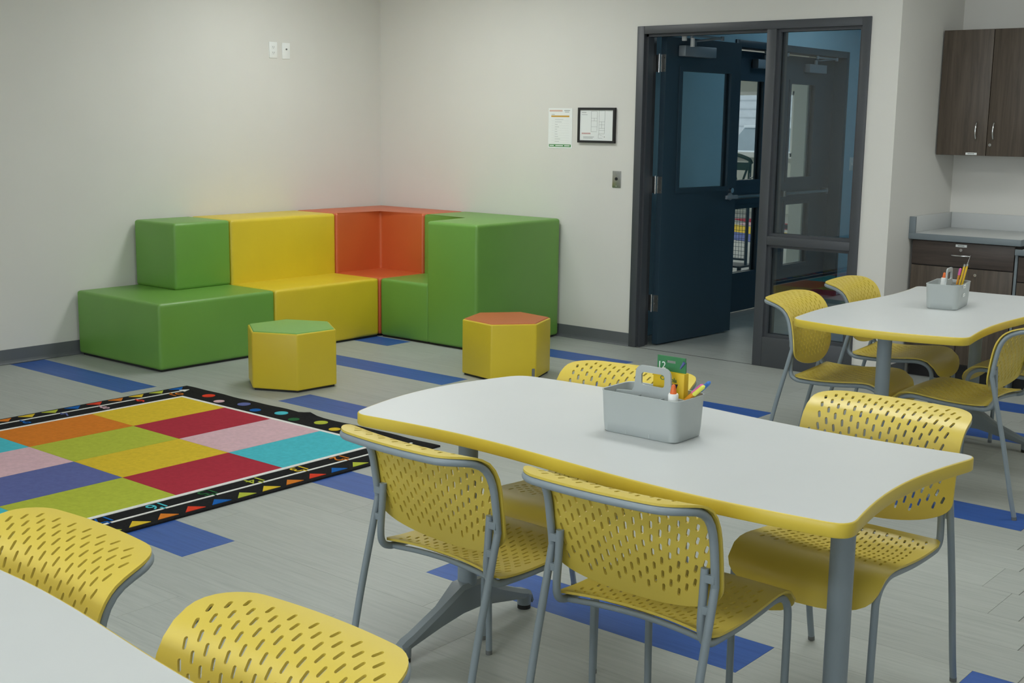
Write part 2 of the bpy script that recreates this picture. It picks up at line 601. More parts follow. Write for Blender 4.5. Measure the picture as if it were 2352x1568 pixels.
# ceiling troffers (outside the frame, they light the room)
proto = None
TROFFERS = [(1.5, -1.45, 1.10, 'in the corner over the foam seats'), (2.4, -3.0, 0.22, 'over the rug'), (5.2, -1.2, 0.50, 'over the far table'), (7.0, -1.0, 0.65, 'in front of the alcove counter'),
            (8.9, -1.2, 0.70, 'in the far right corner'), (5.2, -3.4, 1.12, 'over the middle of the room'), (5.2, -5.6, 0.45, 'over the foreground table'), (7.0, -5.6, 0.35, 'above the camera'),
            (3.2, -8.0, 0.67, 'left behind the camera'), (5.4, -8.0, 0.80, 'right behind the camera'), (8.0, -8.0, 0.70, 'at the right side behind the camera')]
for i, (x, y, k, where) in enumerate(TROFFERS):
    lab = 'recessed white ceiling light panel ' + where
    if proto is None:
        proto = thing('ceiling_light', lab, 'ceiling light', (x, y, H_CEIL), 0, 'recessed ceiling lights')
        bm = bmesh.new()
        for a in ((-0.61, 0.61, -0.305, -0.28), (-0.61, 0.61, 0.28, 0.305), (-0.61, -0.585, -0.28, 0.28), (0.585, 0.61, -0.28, 0.28)):
            add_box(bm, *a, -0.012, 0.0)
        fin('frame', bm, M['white'], proto)
        box('diffuser', -0.585, 0.585, -0.28, 0.28, -0.008, -0.001, M['light'], proto)
        r = proto
    else:
        r = dup(proto, (x, y, H_CEIL), 0, lab)
    df = [c for c in r.children if c.name.startswith('diffuser')][0]
    df.material_slots[0].link = 'OBJECT'
    df.material_slots[0].material = mat('troffer_diffuser', (0.8, 0.8, 0.8, 1), 0.6, 0.0, emit=(ROOM_TINT, ROOM_LIGHT * k))   # each fixture dimmed on its own

# ------------------------------------------------------------------ door frame with sidelight
fr = sroot('trim_1')
MX0, MX1 = 3.446, 3.512           # mullion
JX0, JX1 = 2.527, 4.076           # inside of the jambs
YF, YB = -0.012, 0.145
box('jamb', DX0, JX0, YF, YB, 0, DH, M['frame'], fr, 0.003)
box('jamb', JX1, DX1, YF, YB, 0, DH, M['frame'], fr, 0.003)
box('head', JX0, JX1, YF, YB, 2.132, DH, M['frame'], fr, 0.003)
box('mullion', MX0, MX1, YF, YB, 0, 2.132, M['frame'], fr, 0.003)
box('rail', MX1, JX1, YF, YB, 0.79, 0.845, M['frame'], fr, 0.003)
box('base_panel', MX1, JX1, YF, YB, 0, 0.195, M['frame'], fr, 0.003)
bm = bmesh.new()
add_box(bm, JX0, JX0 + 0.016, 0.02, 0.085, 0, 2.132)
add_box(bm, MX0 - 0.016, MX0, 0.02, 0.085, 0, 2.132)
add_box(bm, JX0, MX0, 0.02, 0.085, 2.116, 2.132)
fin('door_stop', bm, M['frame'], fr)
for z0, z1 in ((0.195, 0.79), (0.845, 2.132)):
    bm = bmesh.new()
    s = 0.018
    for ya, yb in ((0.012, 0.034), (0.056, 0.078)):
        add_box(bm, MX1, MX1 + s, ya, yb, z0, z1)
        add_box(bm, JX1 - s, JX1, ya, yb, z0, z1)
        add_box(bm, MX1 + s, JX1 - s, ya, yb, z0, z0 + s)
        add_box(bm, MX1 + s, JX1 - s, ya, yb, z1 - s, z1)
    fin('glazing_bead', bm, M['frame'], fr)
    box('pane', MX1, JX1, 0.042, 0.048, z0, z1, M['glass'], fr)
bm = bmesh.new()
add_box(bm, JX0, MX0, -0.004, 0.004, -0.002, 0.0012)
fin('threshold', bm, M['cab'], fr)


# a door leaf: local x = along the leaf from the hinge, local y = thickness (face at y=0 is the near one), z up
def leaf(name, loc, rz, wdt, lites, mt, t=0.045, h0=0.012, h1=2.125):
    r = sroot(name, loc, rz)
    bm = bmesh.new()
    xs = sorted({0, wdt} | {v for l in lites for v in l[:2]})
    zs = sorted({h0, h1} | {v for l in lites for v in l[2:]})
    for i in range(len(xs) - 1):
        for j in range(len(zs) - 1):
            cx_, cz_ = (xs[i] + xs[i + 1]) / 2, (zs[j] + zs[j + 1]) / 2
            if any(l[0] < cx_ < l[1] and l[2] < cz_ < l[3] for l in lites):
                continue
            add_box(bm, xs[i], xs[i + 1], 0, t, zs[j], zs[j + 1])
    bmesh.ops.remove_doubles(bm, verts=bm.verts, dist=1e-5)
    # drop the inner double faces between the cells
    seen = {}
    for f in bm.faces:
        seen.setdefault(frozenset(v.index for v in f.verts), []).append(f)
    bm.verts.index_update()
    seen = {}
    for f in bm.faces:
        seen.setdefault(frozenset(v.index for v in f.verts), []).append(f)
    kill = [f for fs in seen.values() if len(fs) > 1 for f in fs]
    bmesh.ops.delete(bm, geom=kill, context='FACES_ONLY')
    fin('leaf', bm, mt, r)
    for l in lites:
        bm = bmesh.new()
        e = 0.022
        for ya, yb in ((-0.008, 0.010), (t - 0.010, t + 0.008)):
            add_box(bm, l[0] - 0.012, l[0] + e, ya, yb, l[2] - 0.012, l[3] + 0.012)
            add_box(bm, l[1] - e, l[1] + 0.012, ya, yb, l[2] - 0.012, l[3] + 0.012)
            add_box(bm, l[0] + e, l[1] - e, ya, yb, l[2] - 0.012, l[2] + e)
            add_box(bm, l[0] + e, l[1] - e, ya, yb, l[3] - e, l[3] + 0.012)
        fin('lite_frame', bm, mt, r)
        box('pane', l[0], l[1], t / 2 - 0.003, t / 2 + 0.003, l[2], l[3], M['glass'], r)
    return r


def closer(parent, x0, x1, z, side, arm_to, shoe):
    """Door closer on the face: body, end caps, double arm up to the frame."""
    y0, y1 = (-0.062, -0.004) if side < 0 else (0.049, 0.107)
    b = box('closer_body', x0, x1, y0, y1, z - 0.036, z + 0.036, M['alu'], parent, 0.004)
    ym = (y0 + y1) / 2
    bm = bmesh.new()
    add_tube(bm, [(shoe, ym, z + 0.036), (shoe, ym, z + 0.075)], 0.016, 12)
    add_tube(bm, [(shoe, ym, z + 0.07), arm_to[0]], 0.008, 8)
    add_tube(bm, [arm_to[0], arm_to[1]], 0.007, 8)
    for p in arm_to:
        add_tube(bm, [(p[0], p[1], p[2] - 0.016), (p[0], p[1], p[2] + 0.012)], 0.013, 10)
    fin('closer_arm', bm, M['alu'], parent, True, sharp=50)


# door 1: swung open ninety degrees into the vestibule
LX, LY = 2.604, 0.150
ang = math.atan2(0.907, 0.060)
d1 = leaf('door_1', (LX, LY, 0), ang, 0.905, [(0.165, 0.80, 1.075, 1.925)], M['door'])
# local +y of the leaf points to -x in the world, so the near face (y=0) looks to +x
closer(d1, 0.13, 0.50, 2.035, -1, [(0.42, -0.16, 2.128), (0.06, -0.16, 2.128)], 0.27)
for z in (1.948, 1.125, 0.30):
    hg = box('hinge', -0.004, -0.0005, 0.002, 0.043, z - 0.057, z + 0.057, M['steel'], d1)
    bm = bmesh.new()
    add_tube(bm, [(-0.012, 0.052, z - 0.062), (-0.012, 0.052, z + 0.062)], 0.0065, 10)
    fin('barrel', bm, M['chrome'], hg, True, sharp=50)
    box('frame_plate', -0.006, -0.003, 0.052, 0.082, z - 0.057, z + 0.057, M['steel'], hg)
    bm = bmesh.new()
    for dx_, dz_ in ((0.012, 0.035), (0.034, 0.0), (0.012, -0.035)):
        add_tube(bm, [(-0.0052, dx_, z + dz_), (-0.0035, dx_, z + dz_)], 0.0035, 8)
    fin('screw', bm, M['chrome'], hg)
lv = tube('lever_handle', [(0.825, 0.0, 1.02), (0.825, -0.012, 1.02)], 0.027, M['alu'], d1, 20)
bm = bmesh.new()
add_tube(bm, [(0.825, -0.01, 1.02), (0.825, -0.058, 1.02)], 0.011, 10)
add_box(bm, 0.695, 0.838, -0.070, -0.050, 1.006, 1.034, 0, 0.004)
fin('lever', bm, M['alu'], lv, True, sharp=40)
tube('lock_cylinder', [(0.835, 0.0, 1.065), (0.835, -0.02, 1.065)], 0.019, M['chrome'], d1, 14)
for p, q, r in (((0.06, -0.10, 2.095), (0.06, -0.10, 2.128), 0.018), ((0.155, -0.10, 2.060), (0.155, -0.10, 2.118), 0.015)):
    tube('closer_knob', [p, q], r, M['white'], d1, 14)

# ------------------------------------------------------------------ vestibule
XV = 2.31
bm = bmesh.new()
add_box(bm, XV - 0.13, XV, 0.13, 1.60, 0, H_CEIL)
add_box(bm, XV - 0.13, XV, 1.60, 3.56, 2.17, H_CEIL)
add_box(bm, XV - 0.13, XV, 3.56, 4.7, 0, H_CEIL)
struct('wall_vestibule_left', bm, M['blue_wall'])
bm = bmesh.new()
add_box(bm, XV - 0.13, XW, 4.7, 4.83, 0, H_CEIL)
add_box(bm, XW - 0.13, XW, AY + 0.13, 4.7, 0, H_CEIL)
struct('wall_vestibule_back', bm, M['blue_wall'])
bm = bmesh.new()
add_box(bm, XV - 0.13, XW, AY + 0.13, 4.83, H_CEIL, H_CEIL + 0.1)
add_box(bm, XV - 0.13, XW - 0.13, 0.13, AY + 0.13, H_CEIL, H_CEIL + 0.1)
struct('ceiling_vestibule', bm, M['ceiling'])
t = thing('vestibule_fill_light', 'added cool ceiling fill light in place of daylight in the small vestibule', 'ceiling light', (3.3, 2.6, H_CEIL))  # ceiling lamp added in place of blue daylight from outdoors
box('diffuser', -0.28, 0.28, -0.28, 0.28, -0.008, -0.001, M['light_v'], t)
bm = bmesh.new()
for a in ((-0.305, 0.305, -0.305, -0.28), (-0.305, 0.305, 0.28, 0.305), (-0.305, -0.28, -0.28, 0.28), (0.28, 0.305, -0.28, 0.28)):
    add_box(bm, *a, -0.012, 0)
fin('frame', bm, M['white'], t)

f2 = sroot('trim_2')
Y20, Y21 = 1.574, 3.585
bm = bmesh.new()
for nm, a in (('jamb', (XV - 0.15, XV + 0.012, Y20, Y20 + 0.05, 0, 2.195)), ('jamb', (XV - 0.15, XV + 0.012, Y21 - 0.05, Y21, 0, 2.195)),
              ('head', (XV - 0.15, XV + 0.012, Y20 + 0.05, Y21 - 0.05, 2.140, 2.195))):
    box(nm, *a, M['door'], f2, 0.003)
bm.free()
# pair of glazed leaves; local x runs +y in the world
XD = 2.205
dl = leaf('door_2', (XD, 1.628, 0), PI / 2, 0.945, [(0.20, 0.625, 0.315, 0.885), (0.20, 0.625, 1.075, 1.915)], M['door'])
dr = leaf('door_3', (XD, 2.577, 0), PI / 2, 0.950, [(0.118, 0.603, 0.315, 0.885), (0.118, 0.603, 1.075, 1.915)], M['door'])
for d_, a in ((dl, (0.06, 0.86)), (dr, (0.02, 0.82))):
    pb = tube('push_bar', [(a[0], -0.055, 0.965), (a[1], -0.055, 0.965)], 0.017, M['steel'], d_, 12)
    bm = bmesh.new()
    for xx in a:
        add_box(bm, xx - 0.02, xx + 0.02, -0.06, 0.0, 0.94, 0.99, 0, 0.004)
    fin('bar_bracket', bm, M['steel'], pb)
    closer(d_, a[0] + 0.34, a[0] + 0.66, 2.03, -1, [(a[0] + 0.72, -0.12, 2.12), (a[0] + 0.35, -0.12, 2.12)], a[0] + 0.50)
t = thing('switch_plate', 'white light switch plate on the blue vestibule wall', 'switch', (XV, 3.77, 1.20))
box('plate', 0, 0.006, -0.04, 0.04, -0.06, 0.06, M['white'], t, 0.002)
box('toggle', 0.006, 0.014, -0.005, 0.005, -0.012, 0.012, M['white'], t)

# ------------------------------------------------------------------ room beyond the double door
bm = bmesh.new()
WZ0, WZ1 = 1.0, 2.12
WX0, WX1 = -6.0, -3.02
add_box(bm, -8, WX0, 13, 13.15, 0, H_CEIL)
add_box(bm, WX1, 2.3, 13, 13.15, 0, H_CEIL)
add_box(bm, WX0, WX1, 13, 13.15, 0, WZ0)
add_box(bm, WX0, WX1, 13, 13.15, WZ1, H_CEIL)
struct('wall_far', bm, M['pale_wall'])
bm = bmesh.new()
add_box(bm, 0.80, 0.955, 5.5, 9.5, 0, H_CEIL)
struct('wall_far_pier', bm, M['pale_wall'])
bm = bmesh.new()
add_box(bm, -8.15, -8, 0.13, 13.15, 0, H_CEIL)
add_box(bm, XV - 0.13, XV, 4.83, 13.15, 0, H_CEIL)
add_box(bm, -8, -0.15, 0.0, 0.13, 0, H_CEIL)
struct('wall_far_sides', bm, M['pale_wall'])
bm = bmesh.new()
add_box(bm, -8.15, XV - 0.13, 0.13, 13.15, H_CEIL, H_CEIL + 0.1)
struct('ceiling_far', bm, M['ceiling'])
wn = sroot('window_1')
bm = bmesh.new()
for a in ((WX0, WX0 + 0.08), (WX1 - 0.08, WX1), (-4.55, -4.49)):
    add_box(bm, *a, 12.97, 13.1, WZ0, WZ1)
add_box(bm, WX0, WX1, 12.97, 13.1, WZ0, WZ0 + 0.06)
add_box(bm, WX0, WX1, 12.97, 13.1, WZ1 - 0.06, WZ1)
fin('window_frame', bm, M['white'], wn)
box('window_sill', WX0 - 0.05, WX1 + 0.05, 12.88, 13.0, WZ0 - 0.03, WZ0, M['white'], wn)
box('pane', WX0, WX1, 13.04, 13.05, WZ0, WZ1, M['glass'], wn)
pl = None
for i, (x, y) in enumerate([(-1.0, 3.5), (-1.0, 7.5), (-4.5, 5.5), (-4.5, 10.0), (0.2, 11.0)]):
    where = ['nearest the double door', 'past the rack', 'left of the rack', 'before the window', 'behind the pier'][i]
    lab = 'recessed ceiling light of the room beyond the double door, ' + where
    if pl is None:
        pl = thing('ceiling_light', lab, 'ceiling light', (x, y, H_CEIL), 0, 'ceiling lights of the room beyond')
        box('diffuser', -0.585, 0.585, -0.28, 0.28, -0.008, -0.001, M['light_n'], pl)
    else:
        dup(pl, (x, y, H_CEIL), 0, lab)
# colourful floor mats far in that room
mt_ = thing('floor_mat', 'large red, yellow and blue floor mat in the room beyond the double door', 'mat', (-2.2, 9.3, 0))
for nm, pts in (('rug_red', [(-1.0, 1.9), (0.7, 0.6), (0.9, 1.0), (-0.6, 2.3)]), ('rug_yellow', [(-0.6, 0.1), (1.6, -0.9), (1.4, -0.2), (-0.4, 0.9)]),
                ('rug_pink', [(-0.5, 2.0), (0.9, 1.0), (1.2, 0.5), (-0.3, 0.95)]), ('rug_purple', [(-0.4, -0.9), (2.4, -2.0), (1.7, -1.0), (-0.4, 0.0)]),
                ('rug_yellow', [(1.6, -0.1), (1.7, -0.9), (2.8, 0.0), (2.5, 0.6)])):
    bm = bmesh.new()
    prism(bm, pts, 0, 0.006)
    fin('mat_panel', bm, M[nm], mt_)
# rolling rack seen through the left leaf
rk = thing('rolling_rack', 'dark rolling wire rack with green bag hooks seen through the left door leaf', 'rack', (0.90, 4.36, 0))
for x in (-0.42, 0.03):
    pst = tube('post', [(x, 0, 0.09), (x, 0, 0.80)], 0.016, M['black'], rk, 10)
    tube('upper_post', [(x, 0, 0.80), (x, 0, 1.17)], 0.018, M['dark_green'], pst, 10)
bm = bmesh.new()
for i in range(13):
    x = -0.40 + i * 0.034
    add_tube(bm, [(x, 0, 0.16), (x, 0, 0.72)], 0.0022, 5)
for i in range(14):
    z = 0.16 + i * 0.043
    add_tube(bm, [(-0.42, 0, z), (0.03, 0, z)], 0.0022, 5)
fin('wire_grid', bm, M['black'], rk)
bm = bmesh.new()
add_box(bm, -0.45, 0.06, -0.16, 0.16, 0.085, 0.105, 0, 0.004)
add_tube(bm, [(-0.42, 0, 0.16), (0.03, 0, 0.16)], 0.012, 8)
fin('base_shelf', bm, M['black'], rk)
bm = bmesh.new()
add_tube(bm, catmull([(-0.43, 0, 1.17), (-0.2, 0, 1.24), (0.0, 0, 1.20), (0.05, 0, 1.15)], 5), 0.02, 8)
prism_pts = [(-0.20, 1.16), (0.03, 1.16), (-0.08, 0.96)]
add_box(bm, -0.36, 0.03, -0.008, 0.008, 1.08, 1.16)
add_tube(bm, [(-0.16, 0, 1.1), (-0.09, 0, 0.88)], 0.012, 8)
add_tube(bm, [(0.0, 0, 1.1), (-0.08, 0, 0.88)], 0.012, 8)
fin('green_header', bm, M['dark_green'], rk)
for s in (0.05, 0.10):
    tube('hook', catmull([(0.03, 0, 1.0 + s), (0.05, -0.02, 0.95 + s * 0.6), (0.10, -0.03, 0.93 + s), (0.11, -0.03, 0.99 + s)], 5), 0.006, M['steel'], rk, 8)
tube('grab_loop', catmull([(0.10, 0, 0.80), (0.11, 0, 0.92), (0.17, 0, 0.96), (0.22, 0, 0.92), (0.23, 0, 0.80)], 6), 0.012, M['chrome'], rk, 10)
for x in (-0.42, 0.03):
    for y in (-0.13, 0.13):
        bm = bmesh.new()
        add_tube(bm, [(x - 0.012, y, 0.034), (x + 0.012, y, 0.034)], 0.034, 14)
        add_box(bm, x - 0.018, x + 0.018, y - 0.012, y + 0.012, 0.05, 0.086)
        fin('caster', bm, M['black'], rk)
# outdoors seen through that window
g = box('ground', -30, 20, 13.3, 60, -0.12, -0.02, M['snow'])
g['kind'] = 'structure'
h = thing('house', 'pale grey sided house far behind the window of the next room', 'house', (-12, 33, -0.02))
box('wall', -6, 6, 0, 5, 0, 3.4, M['house'], h)
bm = bmesh.new()
for i in range(10):
    add_box(bm, -6, 6, -0.03, 0, 0.3 + i * 0.3, 0.32 + i * 0.3)
fin('siding', bm, M['house_gap'], h)
c_ = thing('car', 'white car parked on snow outside the far window', 'car', (-7.55, 19.5, -0.02), math.radians(4))
bm = bmesh.new()
prism(bm, [(-0.9, 0), (0.9, 0), (0.9, 4.2), (-0.9, 4.2)], 0.3, 0.95, 0, 0.12, 3)
fin('body', bm, M['car'], c_, True, sharp=40)
bm = bmesh.new()
a = [bm.verts.new(p) for p in ((-0.85, 0.5, 0.93), (0.85, 0.5, 0.93), (0.85, 3.6, 0.93), (-0.85, 3.6, 0.93))]
b = [bm.verts.new(p) for p in ((-0.65, 1.1, 1.5), (0.65, 1.1, 1.5), (0.65, 3.0, 1.5), (-0.65, 3.0, 1.5))]
for i in range(4):
    bm.faces.new((a[i], a[(i + 1) % 4], b[(i + 1) % 4], b[i]))
fin('windows', bm, M['car_glass'], c_)
box('roof', -0.68, 0.68, 1.05, 3.05, 1.48, 1.55, M['car'], c_, 0.03)
for s in (-1, 1):
    box('tail_lamp', s * 0.72 - 0.13, s * 0.72 + 0.13, -0.02, 0.1, 0.78, 0.92, M['car_red'], c_, 0.02)
    for y in (0.8, 3.4):
        tube('wheel', [(s * 0.75, y, 0.32), (s * 0.92, y, 0.32)], 0.32, M['black'], c_, 18)

# ------------------------------------------------------------------ wall items
t = thing('outlet_plate', 'white duplex outlet plate high on the left wall, left of the cable plate', 'outlet', (0, -1.097, 2.035), 0)
box('plate', 0, 0.006, -0.037, 0.037, -0.058, 0.058, M['white'], t, 0.002)
for z in (-0.02, 0.02):
    s_ = box('socket', 0.006, 0.008, -0.017, 0.017, z - 0.014, z + 0.014, M['white'], t, 0.0008)
    bm = bmesh.new()
    add_box(bm, 0.0078, 0.0084, -0.008, -0.005, z - 0.002, z + 0.007)
    add_box(bm, 0.0078, 0.0084, 0.005, 0.008, z - 0.002, z + 0.007)
    add_box(bm, 0.0078, 0.0084, -0.002, 0.002, z - 0.009, z - 0.005)
    fin('slots', bm, M['ink_dark'], s_)
t = thing('cable_plate', 'white wall plate with one black cable jack, right of the outlet', 'wall plate', (0, -0.976, 2.034), 0)
box('plate', 0, 0.006, -0.037, 0.037, -0.058, 0.058, M['white'], t, 0.002)
tube('jack', [(0.006, 0, 0.012), (0.014, 0, 0.012)], 0.0055, M['ink_dark'], t, 10)

t = thing('notice_sheet', 'portrait paper notice with orange bar and green footer on the back wall', 'notice', (1.824, 0, 1.50))
box('sheet', -0.107, 0.107, -0.0022, -0.0004, -0.141, 0.141, M['paper'], t)


def bars(name, spans, mt, parent, y=-0.0026):
    bm = bmesh.new()
    for x0, x1, z0, z1 in spans:
        add_box(bm, x0, x1, y, y + 0.0006, z0, z1)
    return fin(name, bm, mt, parent)


bars('peach_header', [(-0.098, 0.018, 0.117, 0.129)], M['ink_peach'], t)
for a_ in ((0.034, 0.085, 0.122, 0.128), (0.040, 0.078, 0.112, 0.117), (-0.080, -0.052, 0.095, 0.099)):
    bars('header_print', [a_], M['ink'], t)
bars('ochre_bar', [(-0.082, 0.080, 0.079, 0.090)], M['ink_ochre'], t)
bars('green_footer', [(-0.099, 0.098, -0.131, -0.113)], M['ink_green'], t)
bars('footer_print', [(-0.092, -0.055, -0.125, -0.119), (-0.040, 0.028, -0.125, -0.119), (0.040, 0.088, -0.125, -0.119)], M['paper'], t, -0.0031)
sp_ = []
for i, wl in enumerate((0.075, 0.06, 0.024, 0.038, 0.02, 0.022, 0.025, 0.03, 0.05, 0.04)):
    z = 0.062 - i * 0.0172
    sp_.append((-0.048, -0.048 + wl, z - 0.0012, z + 0.0012))
    sp_.append((-0.078, 0.078, z - 0.0092, z - 0.0088))
bars('list_print', sp_, M['ink'], t)

t = thing('framed_floor_plan', 'black framed floor plan on the back wall beside the door', 'picture', (2.150, 0, 1.525))
bm = bmesh.new()
for a in ((-0.159, 0.159, 0.105, 0.121), (-0.159, 0.159, -0.121, -0.105), (-0.159, -0.143, -0.105, 0.105), (0.143, 0.159, -0.105, 0.105)):
    add_box(bm, a[0], a[1], -0.020, -0.0004, a[2], a[3])
fin('frame', bm, M['black'], t)
box('sheet', -0.143, 0.143, -0.012, -0.006, -0.105, 0.105, M['paper'], t)
pl_ = []
W_ = 0.0011


def hl(x0, x1, z):
    pl_.append((x0, x1, z - W_ / 2, z + W_ / 2))


def vl(x, z0, z1):
    pl_.append((x - W_ / 2, x + W_ / 2, z0, z1))


for x, z0, z1 in ((-0.045, -0.045, 0.095), (0.005, -0.04, 0.095), (0.022, -0.06, 0.10), (0.070, -0.055, 0.10), (-0.020, 0.03, 0.05), (0.045, -0.02, 0.025)):
    vl(x, z0, z1)
for z in (0.095, 0.048, 0.030, -0.010, -0.045):
    hl(-0.045, 0.004, z)
for z in (0.10, 0.025, 0.004, -0.02, -0.035, -0.058):
    hl(0.022, 0.070, z)
for i in range(5):
    hl(0.018 + i * 0.008, 0.024 + i * 0.008, -0.062 - i * 0.003)
hl(0.018, 0.05, -0.088)
vl(0.018, -0.088, -0.062)
bars('plan_lines', pl_, M['ink_dark'], t, -0.0126)
bars('red_print', [(-0.125 + i * 0.0085, -0.119 + i * 0.0085, -0.062, -0.052) for i in range(9)], M['ink_red'], t, -0.0126)
for a_ in ((-0.128, -0.09, 0.085, 0.09), (-0.128, -0.08, 0.07, 0.073), (-0.112, -0.02, -0.083, -0.079), (-0.112, -0.03, -0.091, -0.087), (0.066, 0.073, -0.083, -0.075)):
    bars('small_print', [a_], M['ink'], t, -0.0126)
box('glazing', -0.143, 0.143, -0.016, -0.0145, -0.105, 0.105, M['glazing'], t)

t = thing('button_plate', 'steel wall plate with round black push button left of the door frame', 'switch', (2.327, 0, 1.158))
bm = bmesh.new()
add_box(bm, -0.035, 0.035, -0.006, 0, -0.058, 0.058, 0, 0.0028, 2)
fin('plate', bm, M['steel'], t, True, sharp=30)
tube('button', [(0, -0.005, 0.003), (0, -0.010, 0.003)], 0.011, M['black'], t, 18)
for z in (-0.047, 0.044):
    tube('screw', [(0, -0.005, z), (0, -0.0075, z)], 0.0035, M['chrome'], t, 10)

# ------------------------------------------------------------------ alcove casework
def pull(name, p, q, out, parent):
    """Arched bar pull from p to q bulging along out."""
    p, q, out = Vector(p), Vector(q), Vector(out)
    pts = [p, p + out * 0.55 + (q - p) * 0.06, p + out + (q - p) * 0.3, p + out * 1.08 + (q - p) * 0.5, p + out + (q - p) * 0.7, q + out * 0.55 + (p - q) * 0.06, q]
    return tube(name, catmull(pts, 4), 0.0045, M['chrome'], parent, 8)


def lock(p, parent):
    l = tube('lock', [(p[0], p[1], p[2]), (p[0], p[1] - 0.008, p[2])], 0.009, M['chrome'], parent, 14)
    box('keyway', p[0] - 0.0012, p[0] + 0.0012, p[1] - 0.0086, p[1] - 0.0078, p[2] - 0.005, p[2] + 0.005, M['ink_dark'], l)


def sticker(x0, x1, z0, z1, y, parent):
    s_ = box('label_sticker', x0, x1, y - 0.0012, y, z0, z1, M['paper'], parent)
    bm = bmesh.new()
    n = 5
    for i in range(n):
        a = x0 + (x1 - x0) * (0.2 + 0.6 * i / n)
        add_box(bm, a, a + (x1 - x0) * 0.085, y - 0.0016, y - 0.0012, z0 + (z1 - z0) * 0.32, z0 + (z1 - z0) * 0.68)
    fin('print', bm, M['ink_dark'], s_)


t = thing('wall_cabinet', 'dark brown two-door upper cabinet hanging in the alcove', 'cabinet', (0, 0, 0))
box('body', 4.321, 4.945, 0.657, 0.965, 1.374, 2.134, M['cab'], t)
dl_ = box('door', 4.321, 4.6285, 0.637, 0.655, 1.374, 2.134, M['wood_v'], t, 0.0015)
pull('handle', (4.566, 0.637, 1.578), (4.566, 0.637, 1.474), (0, -0.026, 0), dl_)
sticker(4.507, 4.576, 1.378, 1.392, 0.637, dl_)
dr_ = box('door', 4.6325, 4.945, 0.637, 0.655, 1.374, 2.134, M['wood_v'], t, 0.0015)
pull('handle', (4.672, 0.637, 1.578), (4.672, 0.637, 1.474), (0, -0.026, 0), dr_)
lock((4.654, 0.637, 1.441), dr_)

t = thing('base_cabinet', 'dark brown base cabinet with drawer over two doors, left end of the alcove', 'cabinet', (0, 0, 0))
box('body', 4.325, 4.955, 0.356, 0.965, 0.105, 0.862, M['cab'], t)
box('toe_kick', 4.325, 4.955, 0.42, 0.965, 0.0, 0.105, M['black'], t)
dw = box('drawer', 4.331, 4.950, 0.335, 0.354, 0.712, 0.858, M['wood_h'], t, 0.0015)
pull('handle', (4.577, 0.335, 0.782), (4.696, 0.335, 0.782), (0, -0.026, 0), dw)
lock((4.636, 0.335, 0.815), dw)
sticker(4.600, 4.668, 0.833, 0.848, 0.335, dw)
box('door', 4.331, 4.6385, 0.335, 0.354, 0.118, 0.706, M['wood_v'], t, 0.0015)
db = box('door', 4.6425, 4.950, 0.335, 0.354, 0.118, 0.706, M['wood_v'], t, 0.0015)
lock((4.731, 0.335, 0.671), db)
t = thing('sink_cabinet', 'lower dark brown cabinet under the lower counter at the right edge', 'cabinet', (0, 0, 0))
box('side_panel', 4.957, 4.972, 0.333, 0.965, 0.0, 0.808, M['grey_edge'], t)
box('body', 4.974, 6.2, 0.356, 0.965, 0.105, 0.808, M['cab'], t)
box('toe_kick', 4.974, 6.2, 0.42, 0.965, 0, 0.105, M['black'], t)
for i in range(3):
    x0 = 4.976 + i * 0.408
    box('drawer', x0, x0 + 0.404, 0.335, 0.354, 0.655, 0.800, M['wood_h'], t, 0.0015)
    box('door', x0, x0 + 0.404, 0.335, 0.354, 0.118, 0.649, M['wood_v'], t, 0.0015)

t = thing('countertop', 'white laminate counter with grey front edge and low backsplash in the alcove', 'counter', (0, 0, 0))
box('top', XW + 0.001, 4.985, 0.322, AY - 0.001, 0.865, 0.901, M['laminate'], t, 0.0015)
box('front_edge', XW + 0.001, 4.985, 0.310, 0.322, 0.864, 0.901, M['grey_edge'], t, 0.001)
box('side_edge', 4.985, 4.990, 0.310, AY - 0.001, 0.864, 0.901, M['grey_edge'], t, 0.001)
box('backsplash', XW + 0.022, 4.985, AY - 0.021, AY - 0.001, 0.901, 1.000, M['laminate'], t, 0.001)
bs = box('side_splash', XW + 0.001, XW + 0.021, 0.326, AY - 0.001, 0.901, 1.000, M['laminate'], t, 0.001)
box('splash_edge', XW + 0.001, XW + 0.040, 0.310, 0.325, 0.901, 1.001, M['grey_edge'], bs, 0.001)
t = thing('lower_countertop', 'lower white counter with grey edge at the right edge of the photo', 'counter', (0, 0, 0))
box('top', 4.995, 6.6, 0.322, AY - 0.001, 0.811, 0.846, M['laminate'], t, 0.0015)
box('front_edge', 4.960, 6.6, 0.310, 0.322, 0.811, 0.846, M['grey_edge'], t, 0.001)

# ------------------------------------------------------------------ foam seating
FD, FB, HS, HB = 0.928, 0.4754, 0.4232, 0.8606
YA, YB_, YC, XE = -2.790, -2.340, -1.886, 1.856
XF = 1.392
O = 0.018          # clearance from the base board


def foam_block(name, pts, z0, z1, mt, parent, bev=0.024):
    bm = bmesh.new()
    prism(bm, pts, z0, z1, 0, bev, 4)
    return fin(name, bm, mt, parent, True, sharp=35)


def rect(x0, x1, y0, y1, g=0.002):
    return [(x0 + g, y0 + g), (x1 - g, y0 + g), (x1 - g, y1 - g), (x0 + g, y1 - g)]


